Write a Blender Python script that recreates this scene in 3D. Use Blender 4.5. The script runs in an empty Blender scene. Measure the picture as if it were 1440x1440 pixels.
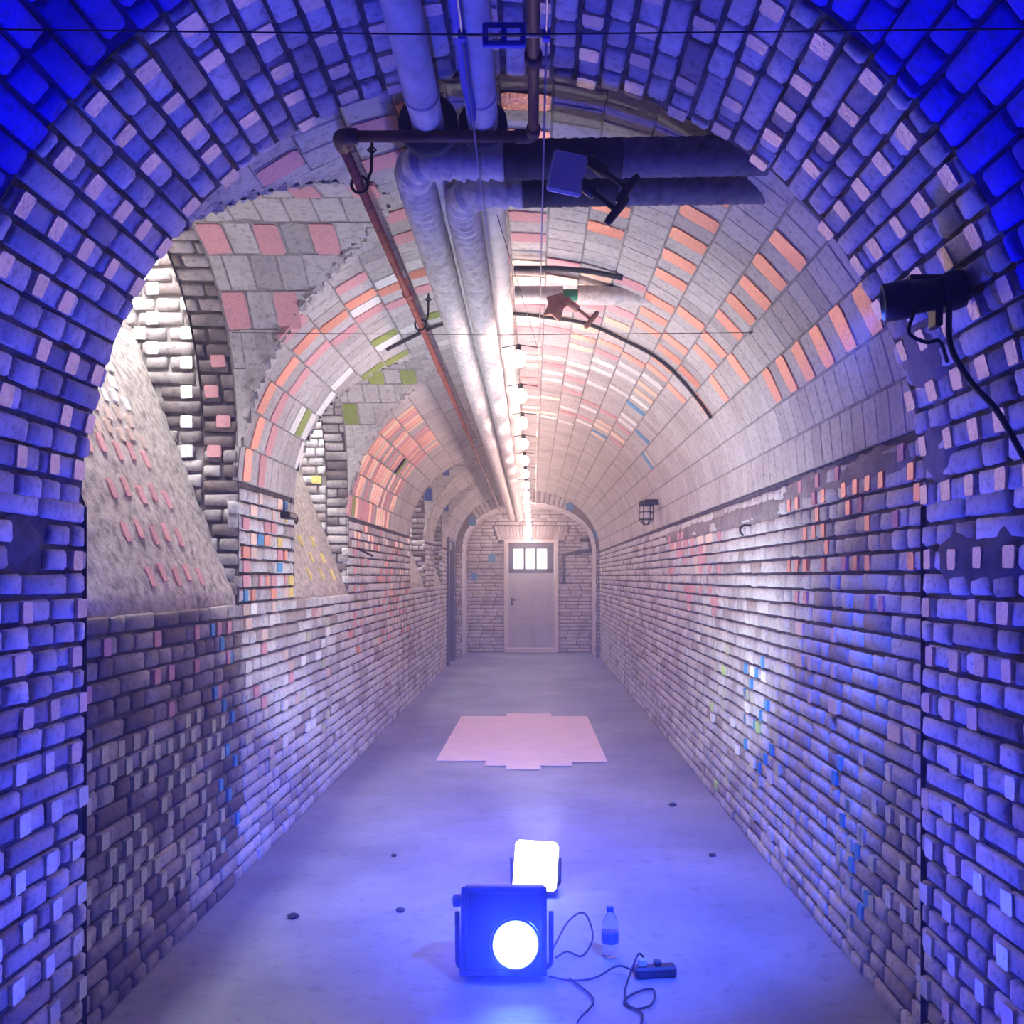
import bpy, math, random
import numpy as np
from mathutils import Vector, Matrix

random.seed(7)
rng = np.random.default_rng(7)
scene = bpy.context.scene
COL = scene.collection

# ------------------------------------------------------------------ camera, world, exposure
F = 1260.0                     # focal length in pixels of the 1440 frame
VPX, VPY = 750.0, 811.0        # where the tunnel axis vanishes
CAMZ = 1.56
cam = bpy.data.cameras.new('camera')
cam.sensor_width = 36.0
cam.lens = 36.0 * F / 1440.0
cam.shift_x = -(VPX - 720.0) / 1440.0
cam.shift_y = (VPY - 720.0) / 1440.0
cam.clip_start = 0.02
camera = bpy.data.objects.new('camera', cam)
camera.location = (0, 0, CAMZ)
camera.rotation_euler = (math.radians(90), 0, 0)
COL.objects.link(camera)
scene.camera = camera

world = bpy.data.worlds.new('world')
scene.world = world
world.use_nodes = True
bg = world.node_tree.nodes['Background']
bg.inputs[0].default_value = (0.62, 0.72, 1.0, 1)
bg.inputs[1].default_value = 0.06

scene.view_settings.view_transform = 'Standard'
scene.view_settings.look = 'None'
scene.view_settings.exposure = 0.0
scene.view_settings.gamma = 1.0
scene.view_settings.use_curve_mapping = False

scene.cycles.use_light_tree = False
scene.cycles.max_bounces = 4
scene.cycles.diffuse_bounces = 3
scene.cycles.glossy_bounces = 1
scene.cycles.transmission_bounces = 3
DAYLIGHT_POWER = (66.0, 45.0, 40.0, 25.0)   # the four window shafts
BLUE_POWER = 88.0
WHITE_POWER = 64.0
SPOT_POWER = 1500.0
BULB_POWER = 58.0
BULB_COLOR = (1.0, 0.68, 0.60)
HAZE = 0.019  # density of the added haze that imitates lens glare


def area_light(name, loc, target, sx, sy, power, color, parent=None, spread=180):
    l = bpy.data.lights.new(name, 'AREA')
    l.shape = 'RECTANGLE'
    l.size, l.size_y = sx, sy
    l.energy = power
    l.color = color
    l.spread = math.radians(spread)
    o = bpy.data.objects.new(name, l)
    COL.objects.link(o)
    d = Vector(target) - Vector(loc)
    o.location = loc
    o.rotation_euler = d.to_track_quat('-Z', 'Y').to_euler()
    if parent:
        o.parent = parent
        o.matrix_parent_inverse = parent.matrix_basis.inverted()
    return o


# ------------------------------------------------------------------ materials
def new_mat(name):
    m = bpy.data.materials.new(name)
    m.use_nodes = True
    nt = m.node_tree
    return m, nt, nt.nodes['Principled BSDF']


def N(nt, kind, **kw):
    n = nt.nodes.new(kind)
    for k, v in kw.items():
        setattr(n, k, v)
    return n


def pos_noise(nt, scale, detail=3.0, rough=0.6):
    g = N(nt, 'ShaderNodeNewGeometry')
    n = N(nt, 'ShaderNodeTexNoise')
    n.inputs['Scale'].default_value = scale
    n.inputs['Detail'].default_value = detail
    n.inputs['Roughness'].default_value = rough
    nt.links.new(g.outputs['Position'], n.inputs['Vector'])
    return n.outputs['Fac'], g


def ramp(nt, sock, stops):
    r = N(nt, 'ShaderNodeValToRGB')
    while len(r.color_ramp.elements) < len(stops):
        r.color_ramp.elements.new(0.5)
    for e, (p, c) in zip(r.color_ramp.elements, stops):
        e.position = p
        e.color = c if len(c) == 4 else (*c, 1)
    nt.links.new(sock, r.inputs['Fac'])
    return r.outputs['Color']


def mixc(nt, fac, a, b, mode='MIX'):
    m = N(nt, 'ShaderNodeMix', data_type='RGBA', blend_type=mode)
    if isinstance(fac, (int, float)):
        m.inputs[0].default_value = fac
    else:
        nt.links.new(fac, m.inputs[0])
    for s, v in ((m.inputs[6], a), (m.inputs[7], b)):
        if isinstance(v, tuple):
            s.default_value = v if len(v) == 4 else (*v, 1)
        else:
            nt.links.new(v, s)
    return m.outputs[2]


def bump(nt, bsdf, height, strength, dist=0.004):
    b = N(nt, 'ShaderNodeBump')
    b.inputs['Strength'].default_value = strength
    b.inputs['Distance'].default_value = dist
    nt.links.new(height, b.inputs['Height'])
    nt.links.new(b.outputs['Normal'], bsdf.inputs['Normal'])


def brick_mat(name, wash, bare, dirt, bare_at=0.80, dirt_lo=0.45, dirt_hi=0.75):
    m, nt, b = new_mat(name)
    f1, g = pos_noise(nt, 2.2, 4, 0.65)
    f2, _ = pos_noise(nt, 38, 3, 0.7)
    info = N(nt, 'ShaderNodeObjectInfo')
    add = N(nt, 'ShaderNodeMath', operation='ADD')
    nt.links.new(g.outputs['Random Per Island'], add.inputs[0])
    nt.links.new(info.outputs['Random'], add.inputs[1])
    fr = N(nt, 'ShaderNodeMath', operation='FRACT')
    nt.links.new(add.outputs[0], fr.inputs[0])
    d = tuple(c * 0.72 for c in wash)
    base = ramp(nt, fr.outputs[0], [(0.0, d), (0.25, wash), (bare_at, wash), (min(1, bare_at + 0.14), bare)])
    dirtf = ramp(nt, f1, [(dirt_lo, (0, 0, 0)), (dirt_hi, (1, 1, 1))])
    c1 = mixc(nt, dirtf, base, dirt)
    speck = ramp(nt, f2, [(0.30, (0.45, 0.43, 0.42)), (0.50, (1, 1, 1))])
    c2 = mixc(nt, 0.75, c1, speck, 'MULTIPLY')
    nt.links.new(c2, b.inputs['Base Color'])
    b.inputs['Roughness'].default_value = 0.85
    b.inputs['Specular IOR Level'].default_value = 0.25
    bump(nt, b, f2, 0.55, 0.006)
    return m


M = {}
M['brick'] = brick_mat('whitewashed_brick', (0.70, 0.68, 0.69), (0.42, 0.36, 0.33), (0.36, 0.31, 0.31))
M['brick_far'] = brick_mat('whitewashed_far_brick', (0.78, 0.73, 0.75), (0.55, 0.45, 0.42), (0.45, 0.38, 0.38), 0.85)
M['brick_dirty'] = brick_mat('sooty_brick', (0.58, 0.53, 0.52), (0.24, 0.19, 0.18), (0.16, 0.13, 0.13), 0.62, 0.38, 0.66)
M['brick_vault'] = brick_mat('limewashed_vault_brick', (0.59, 0.56, 0.55), (0.50, 0.46, 0.45), (0.40, 0.36, 0.355), 0.85, 0.45, 0.80)
M['brick_blue_light'] = brick_mat('blue_light_painted_brick', (0.008, 0.016, 0.85), (0.006, 0.012, 0.7), (0.004, 0.008, 0.35), 0.85, 0.45, 0.70)  # blue lamplight on the near vault, painted into the brick colour


def simple(name, color, rough=0.6, metal=0.0, noise=None, amt=0.35, spec=0.4, bumpy=0.0):
    m, nt, b = new_mat(name)
    b.inputs['Roughness'].default_value = rough
    b.inputs['Metallic'].default_value = metal
    b.inputs['Specular IOR Level'].default_value = spec
    if noise:
        f, _ = pos_noise(nt, noise, 4, 0.65)
        dark = tuple(c * (1 - amt) for c in color)
        lite = tuple(min(1, c * (1 + amt * 0.6)) for c in color)
        nt.links.new(ramp(nt, f, [(0.3, dark), (0.52, color), (0.72, lite)]), b.inputs['Base Color'])
        if bumpy:
            bump(nt, b, f, bumpy, 0.006)
    else:
        b.inputs['Base Color'].default_value = (*color, 1)
    return m


def emissive(name, color, strength):
    m, nt, b = new_mat(name)
    b.inputs['Base Color'].default_value = (*color, 1)
    b.inputs['Emission Color'].default_value = (*color, 1)
    b.inputs['Emission Strength'].default_value = strength
    return m


M['mortar'] = simple('dark_mortar', (0.13, 0.115, 0.11), 0.95, noise=14, amt=0.5, spec=0.1, bumpy=0.9)
M['mortar_light'] = simple('grey_mortar', (0.30, 0.27, 0.26), 0.95, noise=14, amt=0.4, spec=0.1, bumpy=0.8)
M['mortar_blue_light'] = simple('blue_light_painted_mortar', (0.003, 0.004, 0.16), 0.95, noise=14, amt=0.5, spec=0.1, bumpy=0.9)  # the same blue light painted into the joints
M['smear'] = simple('smeared_render', (0.30, 0.26, 0.25), 0.95, noise=9, amt=0.4, spec=0.1, bumpy=0.8)
M['damp'] = simple('damp_render', (0.10, 0.095, 0.12), 0.8, noise=9, amt=0.5, spec=0.2, bumpy=0.8)
M['sill'] = simple('rough_cement_slope', (0.52, 0.46, 0.42), 0.95, noise=22, amt=0.55, spec=0.1, bumpy=1.0)
M['floor'] = simple('dusty_concrete', (0.50, 0.47, 0.50), 0.75, noise=1.7, amt=0.22, spec=0.25)
M['iron'] = simple('red_iron_paint', (0.36, 0.095, 0.06), 0.55, noise=18, amt=0.5)
M['iron_shaded'] = simple('shaded_rust_iron', (0.13, 0.055, 0.04), 0.6, noise=22, amt=0.5)  # darker copy of the iron: shade of the unlit crossing put into colour
M['lagging'] = simple('plaster_lagging', (0.66, 0.62, 0.60), 0.9, noise=30, amt=0.35, spec=0.1, bumpy=0.5)
M['lagging_dark'] = simple('dark_lagging', (0.20, 0.19, 0.22), 0.9, noise=24, amt=0.45, spec=0.1, bumpy=0.5)  # darker lagging tone for the crossing runs
M['pipe'] = simple('painted_pipe', (0.62, 0.60, 0.58), 0.7, noise=10, amt=0.3)
M['pipe_blackened'] = simple('blackened_pipe', (0.06, 0.06, 0.07), 0.9, noise=10, amt=0.5, bumpy=0.5)
M['black'] = simple('black_plastic', (0.018, 0.017, 0.018), 0.5)
M['black_metal'] = simple('black_metal', (0.02, 0.02, 0.022), 0.4, 0.4)
M['rubber'] = simple('black_rubber', (0.02, 0.02, 0.025), 0.6)
M['steel'] = simple('steel', (0.62, 0.62, 0.64), 0.35, 0.9)
M['wire'] = simple('wire_rope', (0.62, 0.56, 0.50), 0.45, 0.6)
M['thin_wire'] = simple('dark_thin_wire', (0.10, 0.09, 0.10), 0.6)
M['blue_paint'] = simple('blue_enamel', (0.03, 0.07, 0.55), 0.4)
M['grey_panel'] = simple('grey_panel', (0.55, 0.57, 0.66), 0.5)
M['brown'] = simple('rusty_brown', (0.38, 0.19, 0.15), 0.7, noise=30, amt=0.4)
M['green'] = simple('green_wire', (0.03, 0.22, 0.12), 0.5)
M['door'] = simple('grey_door_paint', (0.50, 0.48, 0.54), 0.5, noise=3, amt=0.12)
M['door_frame'] = simple('pale_frame_paint', (0.72, 0.66, 0.66), 0.55, noise=5, amt=0.12)
M['door_dark'] = simple('dark_door_paint', (0.12, 0.12, 0.17), 0.5)
M['doorway'] = simple('blue_grey_door_leaf', (0.10, 0.11, 0.20), 0.6)
M['paper'] = simple('pink_paper', (0.86, 0.66, 0.66), 0.8, noise=4, amt=0.08)
M['daylight_pane'] = emissive('daylit_pane', (1.0, 0.97, 0.95), 6.0)
M['bulb'] = emissive('lit_bulb_glass', BULB_COLOR, 14.0)
M['white_led'] = emissive('white_lamp_face', (0.93, 0.95, 1.0), 3.0)
M['blue_ring'] = emissive('blue_lamp_reflector', (0.12, 0.55, 1.0), 1.6)


def glow_disc():
    """lens of the blue lamp: hottest in the middle, cyan to blue at the rim of the diffuser"""
    m, nt, b = new_mat('blue_lamp_lens')
    tc = N(nt, 'ShaderNodeTexCoord')
    ln = N(nt, 'ShaderNodeVectorMath', operation='LENGTH')
    nt.links.new(tc.outputs['Object'], ln.inputs[0])
    col = ramp(nt, ln.outputs['Value'], [(0.0, (1, 1, 1)), (0.075, (0.9, 1, 1)), (0.095, (0.25, 0.75, 1)), (0.16, (0.03, 0.12, 1))])
    st = ramp(nt, ln.outputs['Value'], [(0.0, (1, 1, 1)), (0.075, (0.8, 0.8, 0.8)), (0.095, (0.35, 0.35, 0.35)), (0.16, (0.1, 0.1, 0.1))])
    mul = N(nt, 'ShaderNodeMath', operation='MULTIPLY')
    nt.links.new(st, mul.inputs[0])
    mul.inputs[1].default_value = 3.2
    nt.links.new(col, b.inputs['Emission Color'])
    nt.links.new(mul.outputs[0], b.inputs['Emission Strength'])
    b.inputs['Base Color'].default_value = (0.05, 0.1, 0.4, 1)
    return m


M['blue_lens'] = glow_disc()
for k_ in ('bulb', 'white_led', 'blue_lens', 'daylight_pane', 'blue_ring'):
    M[k_].cycles.emission_sampling = 'NONE'      # their light is carried by the lamps built with them


def foil(name, color, metal, rough):
    m, nt, b = new_mat(name)
    f, g = pos_noise(nt, 60, 3, 0.7)
    info = N(nt, 'ShaderNodeObjectInfo')
    v = ramp(nt, info.outputs['Random'], [(0, (0.78, 0.78, 0.78)), (1, (1, 1, 1))])
    c = mixc(nt, 1.0, (*color, 1), v, 'MULTIPLY')
    c = mixc(nt, 0.6, c, ramp(nt, f, [(0.3, (0.6, 0.6, 0.6)), (0.5, (1, 1, 1))]), 'MULTIPLY')
    nt.links.new(c, b.inputs['Base Color'])
    b.inputs['Metallic'].default_value = metal
    b.inputs['Roughness'].default_value = rough
    bump(nt, b, f, 0.6, 0.006)
    return m


FO = {
    'copper': foil('copper_foil', (1.0, 0.41, 0.28), 0.25, 0.38),
    'pink': foil('dusty_pink_paint', (0.80, 0.40, 0.42), 0.0, 0.75),
    'beige': foil('beige_foil', (0.95, 0.74, 0.64), 0.25, 0.42),
    'silver': foil('silver_foil', (0.86, 0.86, 0.86), 0.35, 0.35),
    'white': foil('white_paint', (0.95, 0.95, 0.92), 0.0, 0.6),
    'peach': foil('peach_foil', (1.0, 0.70, 0.52), 0.2, 0.45),
    'olive': foil('olive_paint', (0.34, 0.42, 0.10), 0.0, 0.8),
    'yellow': foil('yellow_foil', (0.90, 0.74, 0.22), 0.2, 0.5),
    'lime': foil('lime_paint', (0.60, 0.86, 0.28), 0.0, 0.6),
    'sky': foil('sky_blue_paint', (0.10, 0.38, 0.68), 0.0, 0.7),
    'navy': foil('deep_blue_paint', (0.03, 0.10, 0.42), 0.0, 0.7),
    'cream': foil('cream_foil', (0.66, 0.68, 0.50), 0.1, 0.55),
}


# ------------------------------------------------------------------ mesh helpers
def link(o, parent=None):
    COL.objects.link(o)
    if parent:
        o.parent = parent
    return o


def obj(name, verts, faces, mat, parent=None, smooth=False):
    me = bpy.data.meshes.new(name)
    me.from_pydata([tuple(v) for v in verts], [], faces)
    me.update()
    if mat:
        me.materials.append(M[mat] if isinstance(mat, str) else mat)
    if smooth:
        me.polygons.foreach_set('use_smooth', [True] * len(me.polygons))
    return link(bpy.data.objects.new(name, me), parent)


def empty(name, loc=(0, 0, 0)):
    o = bpy.data.objects.new(name, None)
    o.empty_display_size = 0.1
    o.location = loc
    return link(o)


def tag(o, label=None, cat=None, group=None, kind=None):
    if label:
        o['label'] = label
    if cat:
        o['category'] = cat
    if group:
        o['group'] = group
    if kind:
        o['kind'] = kind
    return o


class MB:
    def __init__(s):
        s.v, s.f = [], []

    def add(s, verts, faces):
        b = len(s.v)
        s.v += [tuple(v) for v in verts]
        s.f += [tuple(i + b for i in f) for f in faces]
        return s

    def box(s, c, size, rot=None, bev=0.0):
        """box with chamfered edges"""
        hx, hy, hz = (x / 2 for x in size)
        if bev <= 0:
            vs = [Vector((sx * hx, sy * hy, sz * hz)) for sx in (-1, 1) for sy in (-1, 1) for sz in (-1, 1)]
            fs = [(0, 1, 3, 2), (4, 6, 7, 5), (0, 4, 5, 1), (2, 3, 7, 6), (0, 2, 6, 4), (1, 5, 7, 3)]
        else:
            b = min(bev, hx * .9, hy * .9, hz * .9)
            vs, idx = [], {}
            for sx in (-1, 1):
                for sy in (-1, 1):
                    for sz in (-1, 1):
                        for ax in range(3):
                            p = [sx * (hx - b), sy * (hy - b), sz * (hz - b)]
                            p[ax] = (sx * hx, sy * hy, sz * hz)[ax]
                            idx[(sx, sy, sz, ax)] = len(vs)
                            vs.append(Vector(p))
            fs = []
            for ax in range(3):
                o1, o2 = [a for a in range(3) if a != ax]
                for sg in (-1, 1):
                    loop = []
                    for a, c2 in ((-1, -1), (1, -1), (1, 1), (-1, 1)):
                        k = [0, 0, 0]
                        k[ax], k[o1], k[o2] = sg, a, c2
                        loop.append(idx[(*k, ax)])
                    fs.append(tuple(loop))
                for a in (-1, 1):
                    for c2 in (-1, 1):
                        k1, k2 = [0, 0, 0], [0, 0, 0]
                        k1[ax], k1[o1], k1[o2] = -1, a, c2
                        k2[ax], k2[o1], k2[o2] = 1, a, c2
                        fs.append((idx[(*k1, o1)], idx[(*k2, o1)], idx[(*k2, o2)], idx[(*k1, o2)]))
            for sx in (-1, 1):
                for sy in (-1, 1):
                    for sz in (-1, 1):
                        fs.append(tuple(idx[(sx, sy, sz, a)] for a in range(3)))
        if rot is not None:
            vs = [rot @ v for v in vs]
        c = Vector(c)
        return s.add([v + c for v in vs], fs)

    def tube(s, pts, r, seg=10, caps=True):
        pts = [Vector(p) for p in pts]
        n = len(pts)
        rs = r if hasattr(r, '__len__') else [r] * n
        t0 = (pts[1] - pts[0]).normalized()
        u = t0.cross(Vector((0, 0, 1)))
        if u.length < 1e-3:
            u = t0.cross(Vector((1, 0, 0)))
        u.normalize()
        vs, fs = [], []
        for i, p in enumerate(pts):
            t = (pts[min(n - 1, i + 1)] - pts[max(0, i - 1)])
            if t.length < 1e-9:
                t = t0
            t.normalize()
            u = (u - t * u.dot(t))
            u.normalize()
            w = t.cross(u)
            for k in range(seg):
                a = 2 * math.pi * k / seg
                vs.append(p + (u * math.cos(a) + w * math.sin(a)) * rs[i])
        for i in range(n - 1):
            for k in range(seg):
                k2 = (k + 1) % seg
                fs.append((i * seg + k, i * seg + k2, (i + 1) * seg + k2, (i + 1) * seg + k))
        if caps:
            fs.append(tuple(range(seg))[::-1])
            fs.append(tuple((n - 1) * seg + k for k in range(seg)))
        return s.add(vs, fs)

    def lathe(s, prof, origin, axis=(0, 0, 1), seg=20):
        """prof = [(radius, height)] turned about axis"""
        q = Vector((0, 0, 1)).rotation_difference(Vector(axis).normalized())
        o = Vector(origin)
        vs, fs = [], []
        for (r, h) in prof:
            for k in range(seg):
                a = 2 * math.pi * k / seg
                vs.append(o + q @ Vector((r * math.cos(a), r * math.sin(a), h)))
        for i in range(len(prof) - 1):
            for k in range(seg):
                k2 = (k + 1) % seg
                fs.append((i * seg + k, i * seg + k2, (i + 1) * seg + k2, (i + 1) * seg + k))
        fs.append(tuple(range(seg))[::-1])
        fs.append(tuple((len(prof) - 1) * seg + k for k in range(seg)))
        return s.add(vs, fs)

    def build(s, name, mat, parent=None, smooth=False):
        """vertices are in world space; a parent Empty only carries an offset"""
        if parent is not None:
            off = Vector(parent.location)
            q = parent
            while q.parent:
                q = q.parent
                off += Vector(q.location)
            s.v = [tuple(Vector(v) - off) for v in s.v]
        return obj(name, s.v, s.f, mat, parent, smooth)


def smooth_pts(ctrl, n=12):
    """Catmull-Rom through the control points"""
    P = [Vector(p) for p in ctrl]
    P = [P[0] * 2 - P[1]] + P + [P[-1] * 2 - P[-2]]
    out = []
    for i in range(1, len(P) - 2):
        for k in range(n):
            t = k / n
            a, b, c, d = P[i - 1], P[i], P[i + 1], P[i + 2]
            out.append(0.5 * ((2 * b) + (c - a) * t + (2 * a - 5 * b + 4 * c - d) * t * t + (3 * b - a - 3 * c + d) * t ** 3))
    out.append(P[-2])
    return out


def rounded_path(ctrl, rad, n=8):
    """polyline with its corners turned into bends of the given radius"""
    P = [Vector(p) for p in ctrl]
    out = [P[0]]
    for i in range(1, len(P) - 1):
        a = (P[i - 1] - P[i]).normalized()
        b = (P[i + 1] - P[i]).normalized()
        p0, p1 = P[i] + a * rad, P[i] + b * rad
        for k in range(n + 1):
            t = k / n
            out.append(p0 * (1 - t) ** 2 + P[i] * 2 * t * (1 - t) + p1 * t * t)
    out.append(P[-1])
    return out


def at(x, y, d):
    """world point on the picture ray of pixel (x, y) at distance d down the tunnel"""
    return Vector(((x - VPX) * d / F, d, CAMZ - (y - VPY) * d / F))


# ------------------------------------------------------------------ tunnel geometry
NXL, NXR, NZS, NRISE = -1.43, 1.24, 1.78, 1.375      # the near arch (closest to the camera)
NEAR_END, BLUE_END, BACK = 2.87, 2.14, -3.0
XL, XR, ZS, CROWN = -1.50, 1.27, 2.05, 3.22          # the long barrel vault behind it
CX, HW, RISE = (XL + XR) / 2, (XR - XL) / 2, CROWN - ZS
END_ARCH, END = 17.2, 18.5
# windows in the left wall: y0, y1, lunette crown
WINS = [(2.95, 4.55, 3.14), (5.64, 7.27, 3.12), (10.9, 12.4, 3.10), (13.5, 14.7, 3.05)]
SILL, LZS = 1.41, 2.22


def barrel_z(x):
    u = min(1, abs(x - CX) / HW)
    return ZS + RISE * math.sqrt(max(0, 1 - u * u))


def lun_z(w, y):
    y0, y1, zc = w
    u = abs(y - (y0 + y1) / 2) / ((y1 - y0) / 2)
    if u >= 1:
        return -9
    return LZS + (zc - LZS) * math.sqrt(1 - u * u)


class Path:
    """a curve in a plane, walked by arc length"""

    def __init__(s, pts):
        s.p = np.array(pts, float)
        d = np.diff(s.p, axis=0)
        s.s = np.concatenate([[0], np.cumsum(np.hypot(d[:, 0], d[:, 1]))])
        s.len = s.s[-1]

    def at(s, q):
        q = min(max(q, 0), s.len)
        a = np.interp(q, s.s, s.p[:, 0])
        b = np.interp(q, s.s, s.p[:, 1])
        e = 0.02
        q0, q1 = max(0, q - e), min(s.len, q + e)
        ta = np.interp(q1, s.s, s.p[:, 0]) - np.interp(q0, s.s, s.p[:, 0])
        tb = np.interp(q1, s.s, s.p[:, 1]) - np.interp(q0, s.s, s.p[:, 1])
        L = math.hypot(ta, tb)
        return a, b, ta / L, tb / L


def arch_pts(cx, hw, zs, rise, n=160):
    return [(cx - hw * math.cos(math.pi * k / n), zs + rise * math.sin(math.pi * k / n)) for k in range(n + 1)]


NEAR_ARCH = Path(arch_pts((NXL + NXR) / 2, (NXR - NXL) / 2, NZS, NRISE))
BARREL = Path(arch_pts(CX, HW, ZS, RISE))


def dev_arch(path):
    def f(s, y):
        x, z, tx, tz = path.at(s)
        return Vector((x, y, z)), Vector((tx, 0, tz)), Vector((0, 1, 0)), Vector((tz, 0, -tx))
    return f


def dev_wall(x, inward):
    def f(s, y):
        return Vector((x, y, s)), Vector((0, 0, 1)), Vector((0, 1, 0)), Vector((inward, 0, 0))
    return f


def dev_front(yv):
    """a wall facing the camera: s = height, y = x"""
    def f(s, x):
        return Vector((x, yv, s)), Vector((0, 0, 1)), Vector((1, 0, 0)), Vector((0, -1, 0))
    return f


# ---- unit bricks (x along the length, y across, z outwards, front at z = 0)
def brick_unit(L, W, depth, bev, jit, seed, detailed=True):
    r = random.Random(seed)
    vs, fs = [], []
    if detailed:
        xs = [-L / 2, -L / 2 + bev * 1.2, L / 2 - bev * 1.2, L / 2]
        ys = [-W / 2, -W / 2 + bev, W / 2 - bev, W / 2]
        for j in range(4):
            for i in range(4):
                edge = i in (0, 3) or j in (0, 3)
                corner = i in (0, 3) and j in (0, 3)
                x, y = xs[i], ys[j]
                if corner:
                    x *= 1 - bev * 0.7 / L
                    y *= 1 - bev * 0.7 / W
                z = -bev * (1.3 if corner else 0.8) if edge else 0
                vs.append((x + r.uniform(-jit, jit), y + r.uniform(-jit, jit) * 0.8, z + r.uniform(-jit, jit) * 0.8))
        for j in range(3):
            for i in range(3):
                a = j * 4 + i
                fs.append((a, a + 1, a + 5, a + 4))
        ring = [0, 1, 2, 3, 7, 11, 15, 14, 13, 12, 8, 4]
    else:
        for k, (sx, sy) in enumerate(((-1, -1), (1, -1), (1, 1), (-1, 1))):
            vs.append((sx * (L / 2 - bev) + r.uniform(-jit, jit), sy * (W / 2 - bev) + r.uniform(-jit, jit), r.uniform(-jit, jit) * .4))
        for k, (sx, sy) in enumerate(((-1, -1), (1, -1), (1, 1), (-1, 1))):
            vs.append((sx * L / 2 + r.uniform(-jit, jit), sy * W / 2 + r.uniform(-jit, jit), -bev))
        fs.append((0, 1, 2, 3))
        for k in range(4):
            k2 = (k + 1) % 4
            fs.append((4 + k, 4 + k2, k2, k))
        ring = [4, 5, 6, 7]
    b = len(vs)
    for i in ring:
        vs.append((vs[i][0] * 0.99, vs[i][1] * 0.99, -depth))
    for k in range(len(ring)):
        k2 = (k + 1) % len(ring)
        fs.append((ring[k2], ring[k], b + k, b + k2))
    return np.array(vs, float), fs


UNITS = {}
KIND_DIMS = {'str': (0.238, 0.063, 0.05, 0.009, 0.0035, True), 'head': (0.113, 0.063, 0.05, 0.009, 0.0035, True),
             'flat': (0.118, 0.178, 0.03, 0.004, 0.0015, False),
             'chip': (0.06, 0.09, 0.03, 0.0004, 0.0, False),
             'far': (0.238, 0.063, 0.04, 0.007, 0.003, False)}
for kk, (L_, W_, D_, b_, j_, det_) in KIND_DIMS.items():
    UNITS[kk] = [brick_unit(L_, W_, D_, b_, j_, 50 + i, det_) for i in range(6)]
SHARED = {}


def shared_mesh(kind, var, mat):
    key = (kind, var, mat)
    if key not in SHARED:
        v, f = UNITS[kind][var]
        me = bpy.data.meshes.new('brick')
        me.from_pydata([tuple(p) for p in v], [], f)
        me.materials.append(M[mat])
        me.polygons.foreach_set('use_smooth', [kind not in ('flat', 'chip')] * len(me.polygons))
        SHARED[key] = me
    return SHARED[key]


def px_of(P):
    if P.y < 0.3:
        return None
    return VPX + P.x * F / P.y, VPY - (P.z - CAMZ) * F / P.y


def shown_area(P, T, Y, Nn, ls, ly):
    """square pixels the brick face takes in the picture, 0 when outside or turned away"""
    q = px_of(P)
    if q is None or not (-25 < q[0] < 1465 and -25 < q[1] < 1465):
        return 0
    to = Vector((0, 0, CAMZ)) - P
    c = to.normalized().dot(Nn)
    if c <= 0.01:
        return 0
    return ls * ly * c * (F / to.length) ** 2


def lay(parent, bricks, mat, most=300, min_px=40):
    """bricks: (P, T, Y, N, ls, ly, kind): the largest in view are objects, the rest one mesh"""
    sc = [(shown_area(*b[:6]), i) for i, b in enumerate(bricks)]
    sc.sort(reverse=True)
    sc = [q for q in sc if bricks[q[1]][6] != 'chip']
    pick = set(i for a, i in sc[:most] if a > min_px)
    V, FL, off = [], [], 0
    for i, (P, T, Y, Nn, ls, ly, kind) in enumerate(bricks):
        var = rng.integers(6)
        L0, W0 = KIND_DIMS[kind][:2]
        k_r = {'flat': .25, 'chip': 0}.get(kind, 1)
        tilt = rng.normal(0, 0.012, 2) * k_r
        push = float(np.clip(rng.normal(0, 0.0022), -.005, .005)) * k_r
        n2 = (Nn + T * tilt[0] + Y * tilt[1]).normalized()
        y2 = (Y - n2 * Y.dot(n2)).normalized()
        t2 = n2.cross(y2)
        if i in pick:
            o = bpy.data.objects.new('brick', shared_mesh(kind, var, mat))
            m = Matrix(((y2.x * ly / L0, t2.x * ls / W0, n2.x, P.x + Nn.x * push),
                        (y2.y * ly / L0, t2.y * ls / W0, n2.y, P.y + Nn.y * push),
                        (y2.z * ly / L0, t2.z * ls / W0, n2.z, P.z + Nn.z * push), (0, 0, 0, 1)))
            COL.objects.link(o)
            o.parent = parent
            o.matrix_local = m
        else:
            v, f = UNITS[kind][var]
            A = np.array([[*y2], [*t2], [*n2]])
            w = (v * np.array([ly / L0, ls / W0, 1.0])) @ A + np.array(P + Nn * push)
            V.append(w)
            FL += [tuple(k + off for k in q) for q in f]
            off += len(v)
    if V:
        o = obj('brick_courses', np.concatenate(V).tolist(), FL, mat, parent, smooth=(bricks[0][6] not in ('flat', 'chip')))
        o['kind'] = 'stuff'


def ok_rect(mask, s0, s1, y0, y1):
    c = [mask(s0 + a * (s1 - s0), y0 + b * (y1 - y0)) for a in (0.04, 0.5, 0.96) for b in (0.04, 0.5, 0.96)]
    return sum(c), len(c)


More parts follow.
